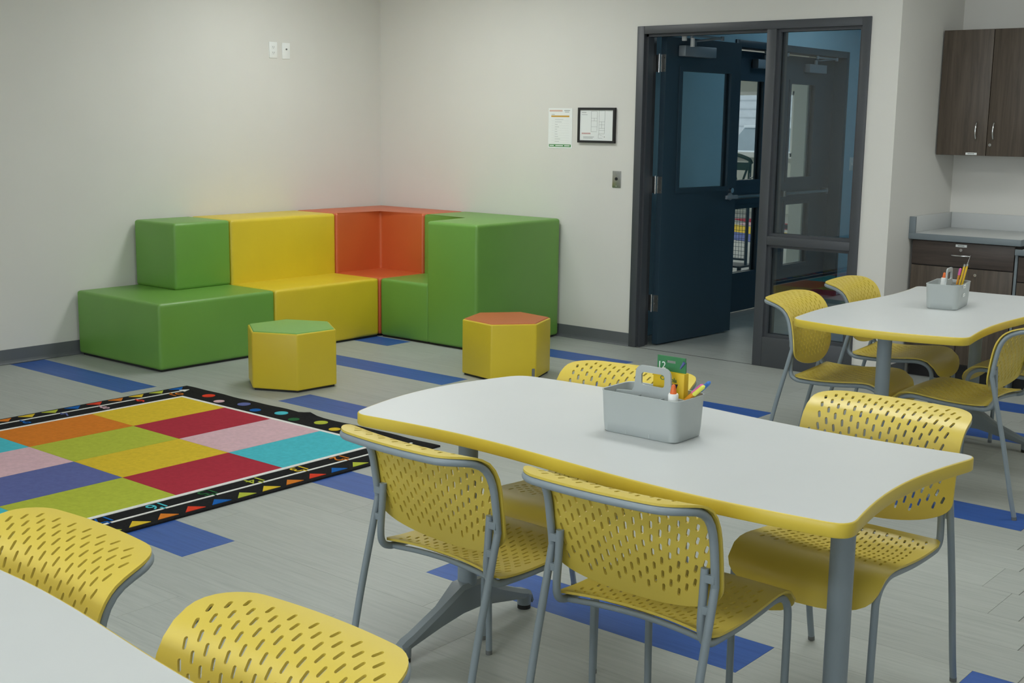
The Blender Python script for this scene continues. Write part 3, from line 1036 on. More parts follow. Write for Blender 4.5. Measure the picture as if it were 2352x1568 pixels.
ZB = 0.012
t = thing('foam_seat', 'green step-shaped foam seat at the left end along the left wall', 'foam seat', (0, 0, 0))
foam_block('seat', rect(O, FD, YA, YC), ZB, HS, M['foam_green'], t)
foam_block('backrest', rect(O, FB, YB_, YC), HS - 0.004, HB, M['foam_green'], t)
box('base', 0.05, FD - 0.02, YA + 0.02, YC - 0.005, 0, ZB + 0.004, M['black'], t)
t = thing('foam_seat', 'yellow foam bench seat with backrest along the left wall', 'foam seat', (0, 0, 0))
foam_block('seat', rect(FB - 0.02, FD, YC, -FD), ZB, HS, M['foam_yellow'], t)
foam_block('backrest', rect(O, FB, YC, -FD), ZB, HB, M['foam_yellow'], t)
box('base', 0.05, FD - 0.02, YC + 0.005, -FD - 0.005, 0, ZB + 0.004, M['black'], t)
t = thing('foam_seat', 'orange foam corner seat with L-shaped backrest in the room corner', 'foam seat', (0, 0, 0))
foam_block('seat', rect(FB - 0.02, FD, -FD, -FB + 0.02), ZB, HS, M['foam_orange'], t)
g = 0.002
foam_block('backrest', [(O, -FD + g), (FB, -FD + g), (FB, -FB), (FD - g, -FB), (FD - g, -O), (O, -O)], ZB, HB, M['foam_orange'], t)
box('base', 0.05, FD - 0.02, -FD + 0.01, -0.05, 0, ZB + 0.004, M['black'], t)
t = thing('foam_seat', 'tall green foam armchair block at the right end along the back wall', 'foam seat', (0, 0, 0))
foam_block('seat', rect(FD, XF + 0.02, -FD, -FB + 0.02), ZB, HS, M['foam_green'], t)
foam_block('backrest', [(FD + g, -FB), (XF, -FB), (XF, -FD), (XE, -FD), (XE, -O), (FD + g, -O)], ZB, HB, M['foam_green'], t)
box('base', FD + 0.01, XE - 0.02, -FD + 0.02, -0.05, 0, ZB + 0.004, M['black'], t)


def stool(loc, R, a0, h, top, label):
    t = thing('hexagonal_stool', label, 'stool', (*loc, 0), a0)
    P6 = lambda r: [(r * math.cos(i * PI / 3), r * math.sin(i * PI / 3)) for i in range(6)]
    bm = bmesh.new()
    prism(bm, P6(R), 0.012, h - 0.004, 0, 0.010, 3)
    fin('side_cover', bm, M['foam_yellow'], t, True, sharp=30)
    bm = bmesh.new()
    # slightly crowned top panel
    ring = [bm.verts.new((x, y, h - 0.006)) for x, y in P6(R - 0.010)]
    ring2 = [bm.verts.new((x, y, h + 0.001)) for x, y in P6(R - 0.016)]
    ring3 = [bm.verts.new((x, y, h + 0.006)) for x, y in P6(R * 0.6)]
    c = bm.verts.new((0, 0, h + 0.008))
    for i in range(6):
        j = (i + 1) % 6
        bm.faces.new((ring[i], ring[j], ring2[j], ring2[i]))
        bm.faces.new((ring2[i], ring2[j], ring3[j], ring3[i]))
        bm.faces.new((ring3[i], ring3[j], c))
    fin('top_panel', bm, top, t, True, sharp=40)
    bm = bmesh.new()
    prism(bm, P6(R - 0.015), 0, 0.014)
    fin('base', bm, M['black'], t)
    return t


stool((1.743, -2.442), 0.28, 3.595, 0.343, M['stool_green'], 'yellow hexagonal stool with a green top beside the rug')
s2 = stool((2.469, -1.340), 0.278, 4.019, 0.350, M['stool_orange'], 'yellow hexagonal stool with an orange top')
# small grey tag low on one side seam of the orange-topped stool
v0 = Vector((0.278 * math.cos(2 * PI / 3), 0.278 * math.sin(2 * PI / 3), 0))
v1 = Vector((0.278 * math.cos(PI / 3), 0.278 * math.sin(PI / 3), 0))
pt = v0.lerp(v1, 0.06)
nrm = (v0 + v1).normalized()
tg = box('care_tag', -0.009, 0.009, -0.001, 0.0025, 0.02, 0.075, M['ink_dark'], s2)
tg.location = pt
tg.rotation_euler = (0, 0, math.atan2(nrm.y, nrm.x) - PI / 2)

# ------------------------------------------------------------------ rug
RX0, RX1, RY1, RY0 = 1.378, 3.390, -2.925, -5.95
rug = thing('rug', 'black bordered classroom rug with coloured rectangles and a number line', 'rug', (0, 0, 0))
bm = bmesh.new()
prism(bm, [(RX0, RY0), (RX1, RY0), (RX1, RY1), (RX0, RY1)], 0.0, 0.009, 0, 0.003, 2)
bmesh.ops.subdivide_edges(bm, edges=[e for e in bm.edges if e.calc_length() > 0.5], cuts=40, use_grid_fill=True)
for v in bm.verts:
    if v.co.z > 0.003 and abs(v.co.y - RY1) < 0.004:
        v.co.y += 0.004 * math.sin(v.co.x * 9.1) + 0.003 * math.sin(v.co.x * 23)
        if 2.38 < v.co.x < 2.52:
            v.co.z += 0.016 * (1 - abs(v.co.x - 2.45) / 0.07)
fin('border', bm, M['rug_black'], rug, True, sharp=40)
GX = [1.622, 2.003, 2.383, 2.764, 3.150]
GY = [-3.135 - 0.563 * i for i in range(6)]
Z0, Z1 = 0.009, 0.0112
# rows: along x for each y band (from the right end of the rug)
cols = [['yellow', 'red', 'pink', 'cyan'], ['orange', 'lime', 'yellow', 'red'], ['cyan', 'pink', 'purple', 'lime'],
        ['red', 'yellow', 'orange', 'cyan'], ['lime', 'purple', 'red', 'yellow']]
for j in range(5):
    for i in range(4):
        box('colour_patch', GX[i] + 0.001, GX[i + 1] - 0.001, GY[j + 1] + 0.001, GY[j] - 0.001, Z0, Z1, M['rug_' + cols[j][i]], rug)
bm = bmesh.new()
yb = GY[5]
for a in ((GX[0] - 0.022, GX[0], yb, GY[0]), (GX[4], GX[4] + 0.022, yb, GY[0]), (GX[0] - 0.022, GX[4] + 0.022, GY[0], GY[0] + 0.022)):
    add_box(bm, *a, Z0, Z1 + 0.0004)
fin('white_border', bm, M['rug_white'], rug)
XL0, XL1 = 1.484, 3.262
nl = box('number_line', XL0 - 0.006, XL0 + 0.006, RY0 + 0.1, -3.034, Z0, Z1, M['rug_white'], rug)
bm = bmesh.new()
prism(bm, [(XL0 - 0.026, -3.035), (XL0 + 0.026, -3.035), (XL0, -2.985)], Z0, Z1)
fin('arrow_head', bm, M['rug_white'], nl)
box('number_line', XL1 - 0.006, XL1 + 0.006, RY0 + 0.1, -2.99, Z0, Z1, M['rug_white'], rug)
tri_cols = ['blue', 'lime', 'yellow', 'orange', 'red']
tm = {'blue': 'rug_tri_blue', 'lime': 'rug_lime', 'yellow': 'rug_yellow', 'orange': 'rug_orange', 'red': 'rug_tri_red'}
for i in range(20):
    y = -3.018 - i * 0.1312
    c = tri_cols[i % 5]
    bm = bmesh.new()
    prism(bm, [(RX0 + 0.024, y - 0.047), (RX0 + 0.024, y + 0.047), (RX0 + 0.080, y)], Z0, Z1)
    fin('printed_triangle', bm, M[tm[c]], rug)
for i in range(20):
    y = -4.579 + 0.128 * (9 - i)
    c = ['yellow', 'orange', 'red', 'blue', 'lime'][(9 - i) % 5]
    if y > -2.95:
        continue
    bm = bmesh.new()
    prism(bm, [(RX1 - 0.024, y - 0.048), (RX1 - 0.024, y + 0.048), (RX1 - 0.080, y + 0.003)], Z0, Z1)
    fin('printed_triangle', bm, M[tm[c]], rug)
num_cols = {1: 'yellow', 2: 'orange', 3: 'pink', 4: 'cyan', 5: 'lime', 6: 'tri_blue', 7: 'purple', 8: 'pink', 9: 'tri_red', 10: 'orange',
            11: 'lime', 12: 'orange', 13: 'yellow', 14: 'lime', 15: 'green', 16: 'cyan', 17: 'tri_blue', 18: 'pink', 19: 'tri_red', 20: 'yellow'}
for n in range(1, 11):
    y = -3.116 - (10 - n) * 0.2255
    if y > RY0 + 0.15:
        mtx = frame4((1.546, y, Z1), (0, 1, 0), (-1, 0, 0))
        text_mesh('printed_number', str(n), 0.088, M['rug_' + num_cols[n]], mtx, rug)
        bm = bmesh.new()
        add_box(bm, XL0, XL0 + 0.022, y - 0.005, y + 0.005, Z0, Z1 + 0.0003)
        fin('tick', bm, M['rug_' + num_cols[n]], rug)
for n in range(12, 21):
    y = -3.412 - (n - 12) * 0.2465
    if y > RY0 + 0.15:
        mtx = frame4((3.212, y, Z1), (0, -1, 0), (1, 0, 0))
        text_mesh('printed_number', str(n), 0.092, M['rug_' + num_cols[n]], mtx, rug)
        bm = bmesh.new()
        add_box(bm, XL1 - 0.022, XL1 + 0.006, y - 0.005, y + 0.005, Z0, Z1 + 0.0003)
        fin('tick', bm, M['rug_' + num_cols[n]], rug)
dc = ['tri_red', 'pink', 'purple', 'tri_blue', 'cyan', 'green', 'lime', 'yellow', 'orange', 'tri_red']
for i, c in enumerate(dc):
    bm = bmesh.new()
    x, y, r = 1.698 + 0.1556 * i, (-3.010 if i % 2 == 0 else -3.058), (0.036 if i % 2 == 0 else 0.030)
    prism(bm, [(x + r * math.cos(a * PI / 10), y + r * math.sin(a * PI / 10)) for a in range(20)], Z0, Z1)
    fin('printed_dot', bm, M['rug_' + c], rug)

# ------------------------------------------------------------------ table
TH, TT = 0.737, 0.033


def table_outline(U0=-0.711, U1=0.777, W_=0.746, n=22):
    """Wave table: long edges follow one S, the left end bulges and the right end is hollow."""
    A = 0.028
    hw, L_ = W_ / 2, U1 - U0
    def shift(u):
        return A * math.sin(2 * PI * (u - U0) / L_)
    pts = []
    for i in range(n + 1):
        u = U0 + L_ * i / n
        pts.append(Vector((u, -hw + shift(u), 0)))
    m_ = 14
    for i in range(1, m_):
        v = -hw + W_ * i / m_
        pts.append(Vector((U1 - 0.047 * math.sin(PI * i / m_), v, 0)))
    for i in range(n + 1):
        u = U1 - L_ * i / n
        pts.append(Vector((u, hw + shift(u), 0)))
    for i in range(1, m_):
        v = hw - W_ * i / m_
        pts.append(Vector((U0 - 0.070 * math.sin(PI * i / m_), v, 0)))
    # round the four corners
    corners = [0, n, n + m_, 2 * n + m_]
    N_ = len(pts)
    r = 0.055
    out = []
    for i, p in enumerate(pts):
        near = [c for c in corners if (p - pts[c]).length < r + 0.012]
        if not near:
            out.append(p)
        elif i in corners:
            # arc between the entry and exit points at distance r
            a = i
            while (pts[a % N_] - p).length < r:
                a -= 1
            b = i
            while (pts[b % N_] - p).length < r:
                b += 1
            pa = p + (pts[a % N_] - p).normalized() * r
            pb = p + (pts[b % N_] - p).normalized() * r
            for k in range(8):
                t_ = k / 7
                out.append(pa * (1 - t_) ** 2 + p * 2 * t_ * (1 - t_) + pb * t_ * t_)
    return [(p.x, p.y) for p in out]


def inset(poly, d):
    n = len(poly)
    res = []
    for i in range(n):
        a, b, c = Vector(poly[i - 1]), Vector(poly[i]), Vector(poly[(i + 1) % n])
        e = (c - a).normalized()
        res.append((b.x - e.y * d, b.y + e.x * d))
    return res


def make_table(label):
    t = thing('classroom_table', label, 'table', (0, 0, 0), 0)
    out = table_outline()
    inn = inset(out, 0.004)
    bm = bmesh.new()
    prism(bm, inn, TH - TT + 0.002, TH)
    fin('tabletop', bm, M['laminate'], t)
    bm = bmesh.new()
    rings = []
    for poly, z in ((inn, TH - TT), (inset(out, 0.002), TH - TT), (out, TH - TT + 0.003), (out, TH - 0.003), (inset(out, 0.0015), TH - 0.0006), (inn, TH - 0.0002)):
        rings.append([bm.verts.new((x, y, z)) for x, y in poly])
    n = len(out)
    for a, b in zip(rings, rings[1:]):
        for i in range(n):
            bm.faces.new((a[i], a[(i + 1) % n], b[(i + 1) % n], b[i]))
    fin('edge_band', bm, M['edge'], t, True, sharp=50)
    for s in (-1, 1):
        x = 0.593 if s > 0 else -0.605
        tube('leg', [(x, 0, 0.115), (x, 0, TH - TT - 0.008)], 0.0295, M['tube'], t, 24)
        bm = bmesh.new()
        add_box(bm, x - 0.045, x + 0.045, -0.26, 0.26, TH - TT - 0.012, TH - TT)
        fin('top_bracket', bm, M['tube'], t)
        # cast foot: hub and two arms that slope down and turn to the floor
        bm = bmesh.new()
        secs = []
        prof = [(-0.300, 0.014, 0.040, 0.020), (-0.294, 0.028, 0.056, 0.021), (-0.275, 0.036, 0.066, 0.022), (-0.245, 0.042, 0.075, 0.021), (-0.13, 0.064, 0.122, 0.0205),
                (-0.045, 0.084, 0.172, 0.031), (0.045, 0.084, 0.172, 0.031), (0.13, 0.064, 0.122, 0.0205), (0.245, 0.042, 0.075, 0.021), (0.275, 0.036, 0.066, 0.022), (0.294, 0.028, 0.056, 0.021), (0.300, 0.014, 0.040, 0.020)]
        for y, z0, z1, hw in prof:
            c = 0.009
            secs.append([bm.verts.new((x + dx, y, z)) for dx, z in ((-hw + c * 0.5, z0), (hw - c * 0.5, z0), (hw, z0 + c), (hw, z1 - c * 1.5), (hw - c, z1), (-hw + c, z1), (-hw, z1 - c * 1.5), (-hw, z0 + c))])
        for a, b in zip(secs, secs[1:]):
            for i in range(8):
                bm.faces.new((a[i], a[(i + 1) % 8], b[(i + 1) % 8], b[i]))
        bm.faces.new(secs[0])
        bm.faces.new(secs[-1][::-1])
        for e in (-1, 1):
            add_tube(bm, [(x, e * 0.276, 0.014), (x, e * 0.276, 0.050)], [0.0225, 0.024], 16)
        ft = fin('foot', bm, M['foot'], t, True, sharp=32)
        for e in (-1, 1):
            tube('glide', [(x, e * 0.276, 0.0), (x, e * 0.276, 0.014)], 0.0215, M['black'], ft, 16)
    return t


tb1 = make_table('white wave-edged table with yellow rim in the foreground holding crayons')
tb1.location = (5.575, -4.5025, 0)
tb2 = dup(tb1, (5.281, -1.682, 0), math.radians(90 + 2.0), 'white wave-edged table with yellow rim at the right, near the brown cabinets')
tb3 = dup(tb1, (5.685, -6.545, 0), 0, 'white table cut off by the lower left corner of the photo')


# ------------------------------------------------------------------ chair
def poly_panel(name, outline, holes, grid, fmap, th, mt, parent):
    """Perforated moulded shell: a flat outline with holes, triangulated and bent by fmap, given thickness th."""
    verts, edges = [], []

    def loop(pts):
        s = len(verts)
        verts.extend(Vector(p) for p in pts)
        k = len(pts)
        edges.extend((s + i, s + (i + 1) % k) for i in range(k))
    loop(outline)
    for h_ in holes:
        loop(h_)
    verts.extend(Vector(p) for p in grid)
    V, E_, F_, ov, oe, of = delaunay_2d_cdt(verts, edges, [], 1, 1e-6)
    # keep triangles inside the outline and outside the holes
    def inside(p, poly):
        c = False
        j = len(poly) - 1
        for i in range(len(poly)):
            (xi, yi), (xj, yj) = poly[i], poly[j]
            if (yi > p[1]) != (yj > p[1]) and p[0] < (xj - xi) * (p[1] - yi) / (yj - yi) + xi:
                c = not c
            j = i
        return c
    hc = [(sum(p[0] for p in h_) / len(h_), sum(p[1] for p in h_) / len(h_)) for h_ in holes]
    hr = max([0.0] + [abs(p[0] - q[0]) + abs(p[1] - q[1]) for h_, q in zip(holes, hc) for p in h_])
    keep = []
    for f in F_:
        c = (V[f[0]] + V[f[1]] + V[f[2]]) / 3
        if not inside(c, outline):
            continue
        bad = False
        for h_, q in zip(holes, hc):
            if abs(c.x - q[0]) < hr and abs(c.y - q[1]) < hr and inside(c, h_):
                bad = True
                break
        if not bad:
            keep.append(f)
    used = sorted({i for f in keep for i in f})
    front, back, fn = {}, {}, {}
    bm = bmesh.new()
    e = 1e-3
    for i in used:
        s, t_ = V[i]
        p = fmap(s, t_)
        n = (fmap(s + e, t_) - fmap(s - e, t_)).cross(fmap(s, t_ + e) - fmap(s, t_ - e)).normalized()
        front[i] = bm.verts.new(p + n * th / 2)
        back[i] = bm.verts.new(p - n * th / 2)
    cnt = {}
    for f in keep:
        bm.faces.new([front[i] for i in f])
        bm.faces.new([back[i] for i in reversed(f)])
        for a, b in ((f[0], f[1]), (f[1], f[2]), (f[2], f[0])):
            k = (min(a, b), max(a, b))
            cnt.setdefault(k, []).append((a, b))
    for k, l in cnt.items():
        if len(l) == 1:
            a, b = l[0]
            bm.faces.new((front[b], front[a], back[a], back[b]))
    return fin(name, bm, mt, parent, True, recalc=False, sharp=50)


def interp(tab, x):
    """Smooth (Catmull-Rom) lookup in a table of (t, y, z)."""
    n = len(tab)
    if x <= tab[0][0]:
        a, b = tab[0], tab[1]
        f = (x - a[0]) / (b[0] - a[0])
        return a[1] + (b[1] - a[1]) * f, a[2] + (b[2] - a[2]) * f
    if x >= tab[-1][0]:
        a, b = tab[-2], tab[-1]
        f = (x - a[0]) / (b[0] - a[0])
        return a[1] + (b[1] - a[1]) * f, a[2] + (b[2] - a[2]) * f
    for i in range(n - 1):
        if tab[i][0] <= x <= tab[i + 1][0]:
            break
    p0, p1, p2, p3 = tab[max(i - 1, 0)], tab[i], tab[i + 1], tab[min(i + 2, n - 1)]
    h_ = p2[0] - p1[0]
    f = (x - p1[0]) / h_
    r = []
    for k in (1, 2):
        m1 = (p2[k] - p0[k]) / (p2[0] - p0[0]) * h_
        m2 = (p3[k] - p1[k]) / (p3[0] - p1[0]) * h_
        r.append((2 * f ** 3 - 3 * f * f + 1) * p1[k] + (f ** 3 - 2 * f * f + f) * m1 + (-2 * f ** 3 + 3 * f * f) * p2[k] + (f ** 3 - f * f) * m2)
    return r[0], r[1]


def arc_table(pts):
    tab = [(0.0, pts[0][0], pts[0][1])]
    for a, b in zip(pts, pts[1:]):
        tab.append((tab[-1][0] + math.hypot(b[0] - a[0], b[1] - a[1]), b[0], b[1]))
    return tab


BACK = arc_table([(0.012, 0.482), (0.007, 0.53), (0.003, 0.58), (-0.003, 0.63), (-0.012, 0.68), (-0.026, 0.717), (-0.050, 0.746), (-0.085, 0.765), (-0.120, 0.7735), (-0.158, 0.7765)])
BT = BACK[-1][0]
BW = 0.232


def back_map(s, t_):
    y, z = interp(BACK, t_)
    k = min(1.0, max(0.0, t_ / 0.16))
    bow = 0.016 * (1 - k) - 0.022 * k
    q = max(0.0, 1 - (s / BW) ** 2)
    return Vector((s, y + bow * q, z))


def back_outline(ins=0.0, n=14):
    hw = BW - ins
    pts = []
    tb = 0.082
    for i in range(-n, n + 1):          # the U-shaped lower edge, left to right
        a = i / n * PI / 2
        s = math.sin(a)
        pts.append((hw * s, ins + (tb - ins) * (1 - math.cos(a) ** 0.85)))
    r = 0.082
    top = BT - ins
    for i in range(1, 9):
        pts.append((hw, tb + (top - r - tb) * i / 8))
    for i in range(1, 8):
        a = i / 8 * PI / 2
        pts.append((hw - r * (1 - math.cos(a)), top - r + r * math.sin(a)))
    for i in range(0, 17):
        pts.append((hw - r - 2 * (hw - r) * i / 16, top))
    for i in range(1, 8):
        a = PI / 2 - i / 8 * PI / 2
        pts.append((-(hw - r * (1 - math.cos(a))), top - r + r * math.sin(a)))
    for i in range(0, 8):
        pts.append((-hw, top - r - (top - r - tb) * i / 8))
    return pts


def slot(cx_, cy_, ang_, L_=0.0215, W_=0.0066):
    pts = []
    h_, r = L_ / 2 - W_ / 2, W_ / 2
    for i in range(5):
        a = PI * i / 4
        pts.append((r * math.cos(a), h_ + r * math.sin(a)))
    for i in range(5):
        a = PI + PI * i / 4
        pts.append((r * math.cos(a), -h_ + r * math.sin(a)))
    c, s = math.cos(ang_), math.sin(ang_)
    return [(cx_ + x * c - y * s, cy_ + x * s + y * c) for x, y in pts]


def in_poly(p, poly):
    c = False
    j = len(poly) - 1
    for i in range(len(poly)):
        (xi, yi), (xj, yj) = poly[i], poly[j]
        if (yi > p[1]) != (yj > p[1]) and p[0] < (xj - xi) * (p[1] - yi) / (yj - yi) + xi:
            c = not c
        j = i
    return c


SEAT = arc_table([(0.000, 0.446), (0.030, 0.442), (0.080, 0.439), (0.150, 0.4395), (0.230, 0.445), (0.300, 0.4515), (0.340, 0.451), (0.372, 0.442), (0.396, 0.425), (0.410, 0.402), (0.417, 0.372), (0.419, 0.350)])
ST = SEAT[-1][0]
SW = 0.212


def seat_map(s, t_):
    y, z = interp(SEAT, t_)
    q = max(0.0, 1 - (s / SW) ** 2)
    k = math.exp(-((t_ - 0.15) / 0.10) ** 2)
    r = math.exp(-(t_ / 0.035) ** 2)
    f = max(0.0, (t_ - 0.30) / 0.14)
    return Vector((s, y + 0.020 * r * q + 0.016 * min(f, 1) * q, z - 0.014 * k * q + 0.010 * r * q))


def seat_outline():
    pts = []
    n = 12
    for i in range(-n, n + 1):
        s = i / n * (SW - 0.014)
        pts.append((s, 0.0))
    pts += [(SW - 0.004, 0.010), (SW, 0.03)]
    for i in range(1, 12):
        pts.append((SW, 0.03 + (0.375 - 0.03) * i / 11))
    m_ = 16
    for i in range(1, m_):
        a = i / m_ * PI
        pts.append((SW * math.copysign(abs(math.cos(a)) ** 0.75, math.cos(a)), 0.375 + (ST - 0.375) * math.sin(a) ** 0.55))
    for i in range(0, 12):
        pts.append((-SW, 0.375 - (0.375 - 0.03) * i / 11))
    pts += [(-SW + 0.004, 0.010)]
    return pts


def grid_pts(x0, x1, y0, y1, nx, ny, outline, holes):
    g_ = []
    hc = [(sum(p[0] for p in h_) / len(h_), sum(p[1] for p in h_) / len(h_)) for h_ in holes]
    for i in range(nx + 1):
        for j in range(ny + 1):
            p = (x0 + (x1 - x0) * i / nx, y0 + (y1 - y0) * j / ny)
            if in_poly(p, outline) and all((p[0] - q[0]) ** 2 + (p[1] - q[1]) ** 2 > 0.012 ** 2 for q in hc):
                g_.append(p)
    return g_


def make_chair(label):
    t = thing('classroom_chair', label, 'chair', (0, 0, 0), 0)
    # backrest
    out = back_outline()
    inn = back_outline(0.020)
    holes = []
    for j in range(0, 20):
        tt = 0.045 + 0.0172 * j
        for i in range(-8, 9):
            s0 = (i + (0.5 if j % 2 else 0.0)) * 0.048
            s = s0 * (0.80 + 0.26 * tt / BT)
            a = -math.radians(24) * s / BW
            h_ = slot(s, tt, a, 0.0215, 0.0074)
            if all(in_poly(p, inn) for p in h_):
                holes.append(h_)
    poly_panel('backrest', out, holes, grid_pts(-BW, BW, 0, BT, 26, 22, out, holes), lambda s, v: back_map(s, v), 0.0055, M['chair'], t)
    # seat
    out = seat_outline()
    holes = []
    for j in range(0, 17):
        tt = 0.034 + 0.0168 * j
        for i in range(-8, 9):
            s = (i + (0.5 if j % 2 else 0.0)) * 0.041 * (0.86 + 0.16 * tt / 0.3)
            a = -math.radians(16) * s / SW
            if abs(s) < SW - 0.028 and tt < 0.315:
                holes.append(slot(s, tt, a, 0.020, 0.0062))
    poly_panel('seat', out, holes, grid_pts(-SW, SW, 0, ST, 24, 26, out, holes), lambda s, v: seat_map(s, v), 0.006, M['chair'], t)

    # back frame follows the edge of the backrest on its rear side
    R = 0.0097

    def edge_pt(s, v, off):
        e = 1e-3
        p = back_map(s, v)
        n = (back_map(s + e, v) - back_map(s - e, v)).cross(back_map(s, v + e) - back_map(s, v - e)).normalized()
        return p + n * off
    hw = BW - 0.014
    r, top = 0.066, BT - 0.006
    half = [(hw, 0.085 + (top - r - 0.085) * i / 9) for i in range(10)]
    half += [(hw - r * (1 - math.cos(i / 8 * PI / 2)), top - r + r * math.sin(i / 8 * PI / 2)) for i in range(1, 9)]
    half += [(hw - r - (hw - r) * i / 8, top) for i in range(1, 9)]
    ptsR = [edge_pt(s, v, 0.0028 + R) for s, v in half]
    path = [Vector((p.x, p.y, p.z)) for p in ptsR] + [Vector((-p.x, p.y, p.z)) for p in reversed(ptsR[:-1])]
    bf = tube('back_frame', path, R, M['tube'], t, 12)
    p0 = ptsR[0]
    for s in (-1, 1):
        lp = catmull([(s * p0.x, p0.y + 0.001, p0.z + 0.004), (s * 0.2185, -0.030, 0.48), (s * 0.2185, -0.075, 0.30), (s * 0.2185, -0.118, 0.10), (s * 0.2185, -0.140, 0.012)], 6)
        lg = tube('leg', lp, R, M['tube'], t, 12)
        tube('glide', [(s * 0.2185, -0.1415, 0.0), (s * 0.2185, -0.140, 0.013)], 0.0100, M['ink_dark'], lg, 12)
    # seat frame: a tube that starts beside the rear leg, turns under the seat and runs to the front legs
    for s in (-1, 1):
        rail = catmull([(s * 0.1945, -0.012, 0.605), (s * 0.1945, -0.0165, 0.54), (s * 0.1950, -0.021, 0.475), (s * 0.197, -0.013, 0.443), (s * 0.198, 0.010, 0.428), (s * 0.199, 0.045, 0.4245),
                        (s * 0.199, 0.15, 0.4245), (s * 0.199, 0.24, 0.4305), (s * 0.199, 0.31, 0.436), (s * 0.199, 0.350, 0.430), (s * 0.1985, 0.377, 0.412), (s * 0.198, 0.390, 0.385), (s * 0.198, 0.3925, 0.345)], 5)
        sf = tube('seat_frame', rail, R, M['tube'], t, 12)
        for z, y in ((0.585, -0.0145), (0.515, -0.020)):
            box('weld_tab', min(s * 0.198, s * 0.222), max(s * 0.198, s * 0.222), y - 0.007, y + 0.003, z - 0.009, z + 0.009, M['tube'], sf)
        lg = tube('leg', [(s * 0.198, 0.3925, 0.348), (s * 0.197, 0.394, 0.20), (s * 0.1955, 0.396, 0.012)], R, M['tube'], t, 12)
        tube('glide', [(s * 0.1955, 0.396, 0.0), (s * 0.1955, 0.396, 0.013)], 0.0100, M['ink_dark'], lg, 12)
    tube('cross_bar', catmull([(-0.197, 0.020, 0.4255), (-0.10, 0.032, 0.430), (0, 0.036, 0.432), (0.10, 0.032, 0.430), (0.197, 0.020, 0.4255)], 5), 0.0072, M['tube'], t, 10)
    return t


rad = math.radians
ch = make_chair('yellow perforated chair on the near side of the foreground table, left one of two')
ch.location = (5.294, -4.982, 0)
ch.rotation_euler = (0, 0, rad(-3.3))
for x, y, a, lab in (
        (5.874, -4.961, 0.8, 'yellow perforated chair on the near side of the foreground table, right one of two'),
        (5.205, -4.094, 184, 'yellow chair mostly hidden behind the caddy on the far side of the foreground table'),
        (6.007, -3.984, 180, 'yellow chair facing the camera behind the right end of the foreground table'),
        (4.828, -1.985, -84, 'yellow chair at the left side of the far table, nearer one of two'),
        (4.764, -1.255, -84, 'yellow chair at the left side of the far table, farther one beside the door frame'),
        (5.714, -1.992, 90, 'yellow chair at the right edge of the photo, turned to the far table'),
        (5.734, -1.203, 90, 'yellow chair hidden behind the one at the right edge, only its seat showing'),
        (5.332, -6.130, 180, 'yellow chair cut off by the left edge of the photo, nearest the rug'),
        (5.992, -6.150, 180, 'yellow chair cut off by the bottom edge of the photo')):
    dup(ch, (x, y, 0), rad(a), lab)


# ------------------------------------------------------------------ caddies and supplies
def rrect(hx, hy, r, n=6):
    pts = []
    for cx_, cy_, a0 in ((hx - r, hy - r, 0), (-hx + r, hy - r, PI / 2), (-hx + r, -hy + r, PI), (hx - r, -hy + r, 1.5 * PI)):
        for i in range(n + 1):
            a = a0 + i / n * PI / 2
            pts.append((cx_ + r * math.cos(a), cy_ + r * math.sin(a)))
    return pts


CH = 0.113


def make_caddy(label):
    t = thing('supply_caddy', label, 'caddy', (0, 0, TH))
    bm = bmesh.new()
    prof = [(0.111, 0.064, 0.020, 0.0), (0.115, 0.068, 0.022, 0.004), (0.1175, 0.0705, 0.024, 0.03), (0.121, 0.075, 0.026, CH - 0.006), (0.1225, 0.0765, 0.026, CH - 0.001), (0.1215, 0.0755, 0.026, CH),
            (0.1190, 0.0730, 0.024, CH - 0.001), (0.114, 0.067, 0.022, 0.012), (0.108, 0.061, 0.02, 0.004)]
    rings = [[bm.verts.new((x, y, z)) for x, y in rrect(a, b, r)] for a, b, r, z in prof]
    n = len(rings[0])
    for A, B in zip(rings, rings[1:]):
        for i in range(n):
            bm.faces.new((A[i], A[(i + 1) % n], B[(i + 1) % n], B[i]))
    bm.faces.new(rings[0][::-1])
    bm.faces.new(rings[-1])
    fin('tub', bm, M['caddy'], t, True, sharp=40)
    # handle plate: a wall along the length with an arch and a hand slot
    out = [(-0.113, 0.006), (0.113, 0.006), (0.116, CH - 0.012), (0.066, CH - 0.008), (0.0585, CH + 0.004), (0.0555, CH + 0.03)]
    for i in range(7):
        a = i / 6 * PI / 2
        out.append((0.0335 + 0.021 * math.cos(a), CH + 0.044 + 0.021 * math.sin(a)))
    out += [(-x, z) for x, z in reversed(out[3:])]
    out += [(-0.116, CH - 0.012)]
    hole = []
    for cx_, a0 in ((0.026, 0), (-0.026, PI / 2), (-0.026, PI), (0.026, 1.5 * PI)):
        for i in range(5):
            a = a0 + i / 4 * PI / 2
            hole.append((cx_ + 0.010 * math.cos(a), CH + 0.030 + (0.0095 if a0 < PI - 0.01 else -0.0095) + 0.008 * math.sin(a)))
    poly_panel('handle', out, [hole], [], lambda s, v: Vector((s, 0.0, v)), 0.006, M['caddy'], t)
    for x in (-0.036, 0.036):
        for s in ((-1, 1) if x < 0 else (-1,)):
            box('divider', x - 0.0013, x + 0.0013, min(s * 0.003, s * 0.069), max(s * 0.003, s * 0.069), 0.004, CH - 0.014, M['caddy'], t)
    return t


